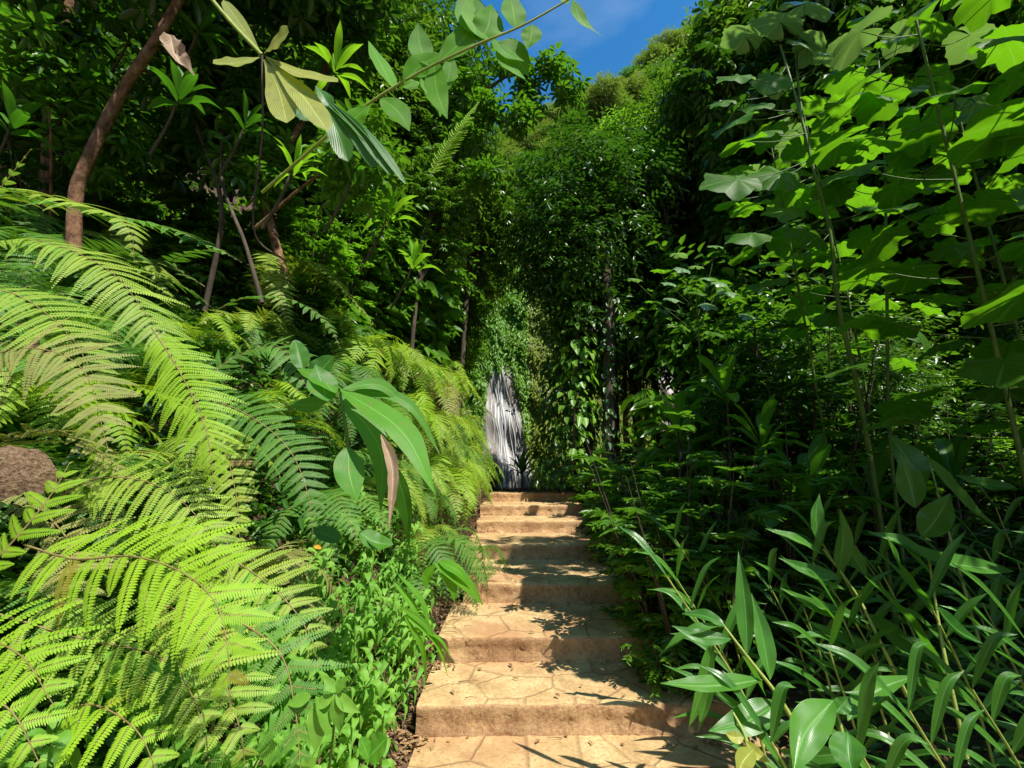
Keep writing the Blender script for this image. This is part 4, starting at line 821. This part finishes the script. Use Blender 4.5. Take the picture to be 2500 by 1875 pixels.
# ---- arching stalk with large leaves across the top
r = thing('arching_ginger', 'long stalk arching up across the sky gap with broad backlit leaves', 'plant', P(850, 300, 2.6))
stem_obj(r, [P(640, 470, 2.9), P(850, 290, 2.6), P(1000, 190, 2.5), P(1150, 115, 2.4), P(1280, 60, 2.35), P(1420, -20, 2.3)], .011, .006, 'stem_y')
hp(r, [(1010, 185, 1080, 70, 0, 0)][:0] + [(1180, 100, 1160, -10, 62, 10), (1170, 105, 1200, 10, 60, -8), (1260, 70, 1245, -20, 50, 0), (1195, 100, 1128, -30, 70, 10), (1045, 160, 1020, 55, 46, 8), (1072, 150, 1170, 20, 52, -14),
       (1300, 60, 1285, 120, 40, 4), (1400, 0, 1470, 88, 34, -16), (1385, 10, 1350, -30, 40, 0), (1205, 95, 1280, 150, 38, -10), (1215, 110, 1288, 200, 34, -10), (1210, 110, 1290, 185, 56, 12, 0, .1), (1060, 150, 1092, 290, 44, -10, 0, -.1),
       (985, 200, 1090, 130, 44, 10), (1010, 190, 1030, 215, 60, 0), (1000, 190, 1065, 205, 56, 12, 0, .1), (1030, 190, 1075, 285, 46, 10), (930, 240, 1000, 320, 44, 10), (900, 260, 850, 330, 40, -10), (960, 215, 900, 100, 46, 0, .1, .2), (1100, 130, 1060, 250, 30, 14)], 'banana', 2.5, A(.1, -.9, .3), prof='lance', fold=.04, tws=.4, wk=1.5)

# ------------------------------------------------------------------ trees
def trunk_only(name, label, pts, r0, r1, mat, group=None, limbs=(), cat_='tree', lv=None):
    """tree whose crown is mostly above the frame: trunk + limbs + crown"""
    o = thing(name, label, cat_, pts[0], group); o0 = np.array(o.location); b = Buf()
    tube(b, [p - o0 for p in pts], r0, r1, n=30, k=12, wob=.03)
    for q in limbs: tube(b, [p - o0 for p in q], r1 * .6, r1 * .2, n=12, k=6)
    b.obj('trunk', M[mat], o)
    if lv is not None:
        n, R_, leaf, mt, cs = lv; cb = Buf(); cs = [np.array(c) - o0 for c in cs]
        for c in cs:
            nn = n // len(cs); nc = nn // 7; d = unit(rng.normal(size=(nc, 3))); p = c + d * (R_ * U(.3, 1, nc))[:, None]; ax = upn(nc, .5); e1 = unit(np.cross(ax, A(1, .2, .1))); e2 = np.cross(ax, e1); r3 = rng.random(nc) * 6
            for k in range(7):
                a = k * .9 + r3; D = e1 * np.cos(a)[:, None] + e2 * np.sin(a)[:, None] - ax * .15 + rng.normal(size=(nc, 3)) * .15
                leaves(cb, p + unit(D) * .02, D, ax, leaf * U(.7, 1.2, nc), leaf * .34, droop=.3, l1=.45, l2=.78, w2=.42)
        cb.obj('crown', M[mt], o)
    return o
trunk_only('brown_trunk_tree', 'tree with a smooth brown trunk curving up and right at upper left', [P(180, 620, 3.4), P(185, 480, 3.4), P(215, 390, 3.35), P(300, 220, 3.3), P(380, 100, 3.2), P(470, -60, 3.2), P(600, -300, 3.3)], .055, .032, 'bark',
           lv=(7800, .75, .20, 'small', [P(250, -150, 3.4), P(600, -150, 3.6), P(520, 130, 4.6), P(400, 330, 5.0), P(100, 0, 3.9), P(560, 250, 4.4), P(60, 230, 4.2), P(760, -60, 4.2), A(-2.1, 3.5, 6.9), A(-2.7, 4.0, 7.4), A(-3, 3, 6.2), A(-1.9, 4.4, 7.6)]))  # last crown clusters, above the view, added to shade the left bank
trunk_only('brown_trunk_tree', 'second brown trunk leaning at the far upper left, sunlit near the top', [P(110, 560, 4.3), P(120, 300, 4.2), P(130, 150, 4.1), P(175, 0, 4.0), P(230, -150, 4.0)], .06, .04, 'bark',
           lv=(2400, .7, .18, 'small', [P(60, -60, 4.4), P(-50, 150, 4.4), P(250, -80, 4.6), P(330, 200, 6.0)]))
for i, (pts, r0, mt, lab) in enumerate([
    ([P(700, 700, 4.6), P(640, 420, 4.6), P(720, 330, 4.6), P(820, 100, 4.7), P(860, -80, 4.9)], .05, 'bark', 'brown trunk rising behind the olive paddle leaves'),
    ([P(500, 760, 4.3), P(540, 500, 4.2), P(470, 260, 4.4), P(480, 60, 4.5)], .028, 'bark_d', 'thin dark stem left of the paddle leaves'),
    ([P(640, 740, 4.0), P(600, 600, 4.0), P(540, 420, 4.1), P(560, 200, 4.3)], .022, 'bark_d', 'crooked thin trunk in the gloom at left centre'),
    ([P(620, 560, 4.1), P(760, 440, 3.9), P(880, 380, 3.7)], .018, 'bark', 'thin slanting branch below the strap leaves'),
    ([P(120, 700, 4.2), P(125, 360, 3.6), P(110, 180, 3.5)], .016, 'bark', 'thin vine stem at far left')]):
    trunk_only('sapling', lab, pts, r0, r0 * .5, mt, 'saplings under the left trees', lv=(1100, .45, .14, 'mid', [pts[-1], pts[-2] + A(.2, .3, .3)]))

def put(key, px, d, py_top=None, s=1.0, H=6.0, lab='', grp=None, sink=0.0, tilt=(0, 0), z=None):
    q = P(px, 900, d); x, y = q[0], q[1]; g = float(hgt(x, y)) if z is None else z
    if py_top is not None:
        zt = P(px, py_top, d)[2]; h_ = zt - g + sink
        if key in ('S1', 'S2', 'S4') and h_ > 3.1: key = {'S1': 'U1', 'S2': 'U3', 'S4': 'U2'}[key]; H = 5.0
        s = max(.3, h_ / H); s = (min(s, 1.1), min(s, 1.1), s)
    return place(key, (x, y, g - sink), None, s, lab, grp, tilt), key
ZT = []
CLEAR = [[(1230, -300), (1255, 150), (1300, 300), (1400, 300), (1480, 210), (1560, 260), (1640, 260), (1700, 100), (1720, -300)], [(1165, 780), (1230, 640), (1400, 740), (1400, 1000), (1340, 1200), (1170, 1200)]]
def inpoly(X, Y, poly):
    c = np.zeros(len(X), bool); n = len(poly)
    for i in range(n):
        (x1, y1), (x2, y2) = poly[i], poly[(i + 1) % n]
        if y1 == y2: continue
        c ^= ((y1 > Y) != (y2 > Y)) & (X < (x2 - x1) * (Y - y1) / (y2 - y1) + x1)
    return c
VC = {}
def blocking(r):
    me = [c for c in r.children if c.type == 'MESH'][-1].data
    if me.name not in VC:
        v = np.empty(len(me.vertices) * 3, np.float32); me.vertices.foreach_get('co', v); VC[me.name] = v.reshape(-1, 3)[::max(1, len(me.vertices) // 3000)]
    R3 = np.array(Euler(r.rotation_euler).to_matrix()); v = (VC[me.name] * np.array(r.scale)) @ R3.T + np.array(r.location)
    dy, dz = v[:, 1], v[:, 2] - EZ; dep = np.maximum(dy * math.cos(TH) + dz * math.sin(TH), .05)
    X = 1250 + F * v[:, 0] / dep; Y = 937.5 - F * (dz * math.cos(TH) - dy * math.sin(TH)) / dep
    return max((inpoly(X, Y, c) & (dy > 0)).mean() for c in CLEAR)
def Z(key, zone_, *a, **k):
    r, key = put(key, *a, lab='', **k); ZT.append((r, key, zone_)); sg = 1 if a[0] > 1300 else -1
    for _ in range(45):
        if zone_ == 'fall' or blocking(r) < .003: break
        r.location.x += .2 * sg
    return r
# centre trees beyond the landing (photo x, distance, top y)
for k, px, d, py in [('T1', 1395, 9.5, 270), ('T3', 1300, 12, 330), ('T5', 1500, 11, 300), ('T1', 1440, 13.5, 330), ('T4', 1560, 12.5, 215), ('T4', 1640, 13, 240), ('T1', 1600, 16, 200), ('T4', 1700, 12, 130), ('T3', 1780, 9.5, -60), ('T2', 1690, 11.5, 60), ('T2', 1850, 11, -50), ('T4', 1480, 15.5, 380), ('T1', 1420, 11.5, 480), ('T2', 1380, 17, 420)]:
    Z(k, 'centre', px, d, py, H=10.2, sink=.2)
for k, px, d, py in [('T2', 1050, 8.0, 60), ('T1', 960, 7.5, -60), ('T3', 1120, 9.5, 330), ('T2', 880, 6.5, -150), ('T1', 760, 7.5, -200), ('T1', 620, 7.0, -100), ('T5', 500, 8, -200), ('T1', 330, 7.5, -200), ('T2', 160, 8, -200), ('T1', 0, 7, -200), ('T2', 1010, 11, 150), ('T4', 1110, 13.5, 560), ('T2', 1150, 15, 480), ('T5', 900, 10, 80), ('T3', 1000, 6.6, 330), ('T1', 700, 10.5, -100)]:
    Z(k, 'left', px, d, py, H=10.2, sink=.2)
for k, px, d, py in [('T2', 1980, 9, -150), ('T5', 2080, 8, -150), ('T1', 2250, 8.5, -200), ('T2', 2400, 7.5, -100), ('T1', 2520, 9, -200), ('T1', 2150, 12, -100), ('T2', 1900, 14, -50), ('T1', 2350, 12, -150), ('T5', 2600, 7, -100)]:
    Z(k, 'right', px, d, py, H=10.2, sink=.2)
# shrubs filling the right thicket
i = 0
for d, ys, row in [(5.2, 900, (1930, 2090, 2250, 2420, 2560)), (6.5, 740, (1660, 1790, 1920, 2060, 2200, 2340, 2480, 2600)), (8.0, 600, (1690, 1800, 1930, 2060, 2190, 2330, 2470)), (10, 520, (1740, 1850, 1990, 2130, 2290, 2450))]:
    for px in row:
        Z(['S1', 'S2', 'S1', 'S4', 'S2', 'S6'][i % 6], 'thicket', px + random.uniform(-40, 40), d * random.uniform(.93, 1.07), ys + random.uniform(-60, 90), H=2.4); i += 1
# low shrubs lining the right edge of the steps
for px, d, py in [(1600, 4.0, 1300), (1560, 4.7, 1260), (1680, 4.4, 1250), (1520, 5.6, 1200), (1610, 5.4, 1230), (1700, 5.0, 1230), (1480, 6.8, 1150), (1560, 6.6, 1120), (1450, 8.0, 1130), (1500, 8.2, 1080), (1440, 9.5, 1100), (1780, 3.8, 1280), (1650, 3.4, 1420), (1860, 3.7, 1300), (2100, 3.8, 1300), (2250, 3.6, 1280), (2400, 3.7, 1250), (1600, 3.3, 1500)]:
    Z(random.choice(['S3', 'S5', 'S3', 'S5', 'S2']), 'edge', px, d, py, H=1.05)
# shrubs behind the left bank
for px, d, py in [(350, 5.0, 520), (520, 5.4, 520), (700, 6.0, 520), (820, 7.2, 480), (900, 8.2, 480), (600, 6.2, 420), (430, 6.0, 380), (760, 7.2, 380), (240, 5.2, 420), (60, 4.4, 380), (1000, 10, 500), (950, 9.5, 420), (640, 5.2, 600), (160, 5.6, 330), (560, 5.6, 500), (640, 6.6, 380), (700, 5.6, 560), (780, 6.4, 500), (830, 6.0, 420), (900, 6.8, 520), (860, 7.6, 300), (960, 7.6, 560), (1010, 8.4, 600), (920, 9, 350), (1040, 9.2, 480), (480, 5.0, 470), (740, 6.9, 300), (1000, 7.2, 400)]:
    Z(random.choice(['S1', 'S2', 'S4', 'S6', 'S6']), 'bank', px, d, py, H=2.4)
for kk, px, d, py in [('S4', 790, 5.6, 470), ('S2', 870, 6.0, 380), ('S4', 930, 6.8, 420), ('S4', 990, 7.6, 520), ('S2', 1030, 8.2, 460), ('S4', 840, 6.6, 250), ('S4', 960, 7.8, 330), ('S2', 720, 5.3, 440)]:
    Z(kk, 'bank', px, d, py, H=2.4)
place('S4', (*P(1195, 1150, 10.9)[:2], 1.13), s=(.75, .5, .30), label='low bright green bush at the left end of the top landing', group=None)
place('S4', (*P(1150, 1165, 10.6)[:2], 1.15), s=(.6, .5, .42), label='taller bright bush between the fern curtain and the waterfall foot', group=None)

trunk_only('umbrella_tree', 'umbrella-leaved branch reaching into the sky gap from the left', [P(1020, 620, 6.5), P(1080, 450, 6.4), P(1160, 260, 6.3), P(1250, 180, 6.2), P(1360, 170, 6.1)], .05, .012, 'bark_d',
           limbs=[[P(1160, 260, 6.3), P(1280, 250, 6.2), P(1400, 200, 6.1)], [P(1080, 450, 6.4), P(1200, 330, 6.2), P(1270, 320, 6.1)]],
           lv=(2600, .30, .15, 'mid', [P(1150, 190, 6.2), P(1230, 150, 6.2), P(1290, 190, 6.1), P(1350, 160, 6.1), P(1385, 215, 6.1), P(1200, 260, 6.2), P(1270, 290, 6.1), P(1130, 330, 6.3), P(1180, 420, 6.2), P(1290, 250, 6.2), P(1100, 240, 6.3)]))
# vine covered trunk
trunk_only('added_shade_tree', 'added shade tree, its crown unseen above the big-leaf plants', [A(5.6, .2, .3), A(5.4, .4, 5), A(4.9, .9, 8.4)], .12, .06, 'bark_d', lv=(1500, .8, .2, 'mid', [A(5.2, 1.6, 8.2), A(3.9, 1.9, 8.8), A(5.8, .4, 8)]))  # unseen tree added to darken the big-leaf plants below it
trunk_only('bright_hanging_tree', 'bright green tree leaning in above and left of the waterfall', [A(-3.4, 13.5, .8), P(1040, 900, 13.8), P(1080, 740, 13.8), P(1150, 640, 13.8)], .09, .03, 'bark_d', limbs=[[P(1080, 740, 13.8), P(1140, 720, 13.6), P(1195, 700, 13.5)]],
           lv=(3600, .5, .12, 'light', [P(1120, 600, 13.8), P(1180, 620, 13.8), P(1210, 680, 13.7), P(1150, 690, 13.7), P(1185, 740, 13.5), P(1225, 610, 13.9)]))
o = trunk_only('vine_wrapped_tree', 'tall dark trunk in the centre wrapped in climbing leafy vines', [A(*P(1478, 1100, 8.8)[:2], .9), P(1488, 900, 8.8), P(1482, 700, 8.8), P(1455, 480, 9.2)], .13, .10, 'bark_d', lv=(4200, .8, .2, 'small', [P(1450, 400, 11.3), P(1380, 550, 11), P(1500, 520, 11.6), P(1400, 480, 11.8)]))
def vine(label, pts, n, R_, leafpx, d, mat, lit):
    r = thing('climbing_vine', label, 'vine', pts[0], None); o0 = np.array(r.location); C = cat(pts, 60) - o0; b = Buf()
    i = rng.integers(0, 60, n); a = U(PI, 2 * PI, n); D0 = np.stack([np.cos(a), np.sin(a), np.zeros(n)], 1); p = C[i] + D0 * U(.3, 1, n)[:, None] * R_
    D = unit(D0 + A(0, 0, -.9) + rng.normal(size=(n, 3)) * .3); N = unit(D0 + A(0, 0, .7) + rng.normal(size=(n, 3)) * .3)
    leaves(b, p, D, N, leafpx * U(.6, 1.2, n), leafpx * .62 * U(.8, 1.1, n), l1=.25, l2=.6, w2=.40, droop=.3)
    b.obj('foliage', M[mat], r); b = Buf(); tube(b, [q - o0 for q in pts], .03, .015, n=20, k=6); b.obj('stem', M['bark_d'], r)
vine('column of heart-shaped vine leaves climbing left of the dark centre trunk', [P(1400, 1150, 8.8), P(1405, 950, 8.8), P(1410, 800, 8.8), P(1400, 640, 9)], 170, .40, .22, 9, 'light', 0)
vine('dark leafy vine mass below the sunlit heart-shaped leaves', [P(1370, 1180, 9.6), P(1385, 1000, 9.6), P(1390, 880, 9.6)], 700, .65, .2, 9, 'small', 0)
vine('vines hugging the tall dark trunk', [P(1478, 1080, 8.8), P(1488, 900, 8.8), P(1482, 700, 8.8)], 130, .24, .16, 9, 'small', 0)
for pts, r0, mt, lab in [([A(*P(1560, 1100, 12)[:2], .6), P(1560, 900, 12), P(1553, 640, 12), P(1560, 500, 12)], .07, 'bark_p', 'pale straight trunk lit by the sun right of centre'),
                         ([A(*P(1590, 1100, 10)[:2], .6), P(1590, 800, 10), P(1575, 560, 10), P(1600, 400, 10)], .035, 'bark_d', 'thin dark trunk forking beside the pale one'),
                         ([A(*P(1640, 1100, 9)[:2], .6), P(1650, 800, 9), P(1630, 560, 9), P(1600, 420, 9)], .03, 'bark_d', 'thin leaning trunk behind the blue-green round leaves'),
                         ([A(*P(1530, 1100, 13)[:2], .6), P(1525, 950, 13), P(1530, 760, 13)], .09, 'bark_p', 'short pale trunk in the gap behind the dark centre trunk')]:
    trunk_only('slender_tree', lab, pts, r0, r0 * .6, mt, 'thin trunks right of centre', lv=(900, .5, .13, 'mid', [pts[-1], pts[-1] + A(.4, .2, .4)]))

# cliff vegetation (hanging vines) and hillside forest
def cliffgreen(name, label, mat, n, xr, zr, L, W, fn=None, off=.35):
    b = Buf(); x = U(*xr, n); z = U(*zr, n)
    if fn is not None: k = fn(x, z); x, z = x[k], z[k]
    n = len(x); y = cliffy(x, z) - .05 - np.abs(rng.normal(size=n)) * off * (.6 + .4 * np.sin(x * 2.3 + z * 1.1) * np.sin(z * 1.7 + 2))
    leaves(b, np.stack([x, y, z], 1), unit(rdir(n, -1, .1) + A(0, -.4, -.6)), unit(upn(n, .5) + A(.1, -.8, 0)), U(.6, 1.3, n) * L, U(.7, 1.2, n) * W, droop=.3)
    return stuff(b.obj(name, M[mat]), label, 'foliage')
xw = lambda x, z: (x > np.interp(z, [0, 2, 4, 6, 8.2, 8.8], [1.15, 1.0, .7, .4, -.2, -3])) | (x < np.interp(z, [0, 2, 4, 8, 8.4], [-1.6, -1.6, -1.5, -1.25, 3]))
cliffgreen('cliff_vines', 'olive green moss and vines covering the cliff right of the waterfall', 'vine', 26000, (-.2, 8), (.3, 14), .19, .09, lambda x, z: xw(x, z) & (x > -.2), .25)
cliffgreen('cliff_foliage', 'bright leafy growth hanging over the cliff above and left of the waterfall', 'light', 30000, (-6, .9), (.3, 16.5), .24, .11, lambda x, z: xw(x, z) & (x < .9), .5)
b = Buf(); n = 1300; z = 8.0 + U(-.1, 1.5, n); x = -1.0 + rng.normal(size=n) * .45; z = z - np.abs(np.sin(x * 7)) * .9; y = cliffy(x, z) - .12 - np.abs(rng.normal(size=n)) * .2
leaves(b, np.stack([x, y, z], 1), unit(rdir(n, -1, -.2) + A(0, -.4, -.6)), unit(upn(n, .5) + A(.1, -.8, 0)), U(.1, .24, n), U(.05, .1, n), droop=.4)
stuff(b.obj('hanging_leaves', M['light']), 'fresh green leaves trailing over the top of the waterfall', 'foliage')
def forest_cover():
    b = Buf(); n = 60000; ci = U(0, 108.9, n); sj = U(0, 23.9, n); i = ci.astype(int); j = np.minimum(sj.astype(int), 23); fi = (ci - i)[:, None]; fj = (sj - j)[:, None]
    p = (MV[i, j] * (1 - fi) + MV[i + 1, j] * fi) * (1 - fj) + (MV[i, j + 1] * (1 - fi) + MV[i + 1, j + 1] * fi) * fj
    q = p * .45; bump_ = np.sin(q[:, 0] * 2.1 + 3 * np.sin(q[:, 2])) * np.sin(q[:, 2] * 2.7 + q[:, 1])
    p = p + A(0, -.6, .5) * (np.abs(rng.normal(size=n)) * .7 + bump_ * 1.0)[:, None]
    leaves(b, p, rdir(n, -.4, .3), unit(upn(n, .5) + A(0, -.3, 0)), U(.35, .8, n), U(.2, .4, n), droop=.3)
    stuff(b.obj('hillside_forest', M['far']), 'dense forest canopy covering the mountainside beyond the waterfall', 'forest')
forest_cover()
rx = [r_[0] for r_ in ridge]; ry = [r_[1] for r_ in ridge]
for i, px in enumerate([1215, 1250, 1300, 1345, 1390, 1440, 1490, 1540, 1590, 1630, 1670, 1710, 1760]):
    q = P(px, float(np.interp(px, rx, ry)) + 40, 50); r = place(['H1', 'H2', 'H1'][i % 3], (q[0], q[1], q[2] - 3.2), None, random.uniform(.6, .85)); ZT.append((r, 'H', 'ridge'))
for i, (px, py, d) in enumerate([(1330, 320, 40), (1400, 300, 38), (1470, 260, 38), (1540, 240, 40), (1600, 200, 40), (1260, 360, 40), (1500, 340, 34), (1580, 300, 34), (1650, 260, 36), (1380, 380, 34), (1300, 420, 32), (1700, 180, 36), (1220, 400, 36), (1180, 480, 32)]):
    q = P(px, py, d); r = place(['H1', 'H2', 'H1'][i % 3], (q[0], q[1], q[2] - 3.5), None, random.uniform(.55, .8)); ZT.append((r, 'H', 'slope'))

# unseen trees out of view, placed to shade the thicket and big-leaf plants
for i, (x, y, s, lab) in enumerate([(8.6, -2.6, .9, 'tall shade tree to the right of the viewer'), (8.4, 1.0, .85, 'tall unseen shade tree beyond the far right edge'), (7.5, -4.0, 1.0, 'shade tree behind the viewer on the right'), (5.9, .8, .8, 'added unseen shade tree beyond the big-leaf plants at the right edge'), (-7.5, 3.5, 1.3, 'shade tree up the left slope')]):
    place('T1' if i % 2 else 'T2', (x, y, float(hgt(x, y)) - .1), None, s, lab, None)

# ------------------------------------------------------------------ labels by neighbourhood
ORD = ['first', 'second', 'third', 'fourth', 'fifth', 'sixth', 'seventh', 'eighth', 'ninth', 'tenth', 'eleventh', 'twelfth', 'thirteenth', 'fourteenth', 'fifteenth', 'sixteenth', 'seventeenth', 'eighteenth', 'nineteenth', 'twentieth']
KD = dict(U1='dark small understory tree', U2='light green understory tree', U3='larger-leaved understory tree', S6='broad-leaved shrub', T1='dark small-leaved tree', T2='green small-leaved tree', T3='umbrella-leaved tree', T4='slender pale-green tree', T5='dark umbrella-leaved tree', S1='dark glossy shrub', S2='green lance-leaved shrub', S3='low round-leaved shrub', S4='bright light-green shrub', S5='low lance-leaved shrub', H='rounded forest tree')
ZN = dict(centre='beyond the top landing', left='behind the left fern bank', right='in the dark right-hand forest', thicket='in the right thicket', edge='lining the right side of the steps', bank='behind the left bank ferns', fall='left of the waterfall', ridge='on the ridge against the sky', slope='on the mountainside below the ridge')
def number(items, fmt, grp):
    items = sorted(items, key=lambda r: proj(r.location)[0])
    for n_, r in enumerate(items):
        r['label'] = fmt % ('only' if len(items) == 1 else (ORD[n_] + ' from left' if n_ < 20 else 'far right')) ; r['group'] = grp
grp = {}
for r, k, z in ZT: grp.setdefault((k, z), []).append(r)
for (k, z), it in grp.items(): number(it, KD[k] + ' %s of its kind ' + ZN[z], KD[k] + 's ' + ZN[z])
FK = dict(y='yellow-green', b='bright lime-green', d='deep green', o='faded olive', s='narrow-fronded dark')
def rows(items, fmt, gname, w=12):
    # rows by distance, then left to right, so that each label is a findable one
    items = sorted(items, key=lambda r: r.location.y); names = ['nearest row', 'second row back', 'third row back', 'fourth row back', 'fifth row back', 'sixth row back', 'seventh row back', 'eighth row back', 'ninth row back', 'tenth row back', 'eleventh row back', 'farthest row']
    for a in range(0, len(items), w):
        ch = sorted(items[a:a + w], key=lambda r: proj(r.location)[0])
        for n_, r in enumerate(ch): r['label'] = fmt % (ORD[n_], names[min(a // w, 11)]); r['group'] = gname
fg = {}
for r, k, lab, gpn in fern_list: fg.setdefault((k, gpn), []).append(r)
for (k, gpn), it in fg.items(): rows(it, FK[k] + ' fern, %s from left, %s of its colour, ' + {'ferns on the near left bank': 'near left bank', 'ferns along the crest of the left bank': 'left bank crest', 'ferns covering the steep left bank': 'steep left slope', 'shaded ferns at the back of the left bank': 'rear of left bank'}.get(gpn, 'right of steps'), gpn, 8)
rows(GL, 'narrow-leaved ginger stalk, %s from left, %s of the ginger clump', 'ginger plants right of the steps', 7)
rows(herbs, 'small lance-leaved herb, %s from left in the %s beside the ferns', gp, 12)

# ------------------------------------------------------------------ sky, sun, camera
w = bpy.data.worlds.new('World'); scene.world = w; w.use_nodes = True; t = w.node_tree; bg = t.nodes['Background']
SUN = unit(A(.36, -.42, .84)); el = math.asin(SUN[2]); az = math.atan2(SUN[0], SUN[1])
sky = t.nodes.new('ShaderNodeTexSky'); sky.sky_type = 'NISHITA'; sky.sun_disc = False; sky.sun_elevation = el; sky.sun_rotation = az; sky.air_density = 1.4; sky.dust_density = .3; sky.ozone_density = 2.0
tc = t.nodes.new('ShaderNodeTexCoord'); mp = t.nodes.new('ShaderNodeMapping'); mp.inputs['Scale'].default_value = (1.5, 1.5, 5); t.links.new(tc.outputs['Generated'], mp.inputs[0])
ns = t.nodes.new('ShaderNodeTexNoise'); ns.inputs['Scale'].default_value = 2.2; ns.inputs['Detail'].default_value = 7; t.links.new(mp.outputs[0], ns.inputs['Vector'])
f = ramp(t, ns.outputs[0], [(.5, (0, 0, 0)), (.85, (.35,) * 3)])
hs = t.nodes.new('ShaderNodeHueSaturation'); hs.inputs['Saturation'].default_value = 1.42; hs.inputs['Value'].default_value = 1.25; t.links.new(sky.outputs[0], hs.inputs['Color'])
c = mixc(t, f, hs.outputs[0], (5.0, 6.2, 8.0)); t.links.new(c, bg.inputs[0]); bg.inputs[1].default_value = .09
ld = bpy.data.lights.new('Sun', 'SUN'); ld.energy = 5; ld.angle = R_ = math.radians(.5); ld.color = (1, .95, .86)
lo = link('Sun', ld); lo.rotation_euler = Vector(tuple(-SUN)).to_track_quat('-Z', 'Y').to_euler()
cd = bpy.data.cameras.new('Camera'); cd.sensor_width = 36; cd.lens = 36 * F / 2500; cd.clip_start = .05; cd.clip_end = 500
co = link('Camera', cd); co.location = (0, 0, EZ); co.rotation_euler = (PI / 2 + TH, 0, 0); scene.camera = co
scene.view_settings.view_transform = 'Standard'; scene.view_settings.look = 'None'; scene.view_settings.exposure = .68; scene.view_settings.gamma = 1
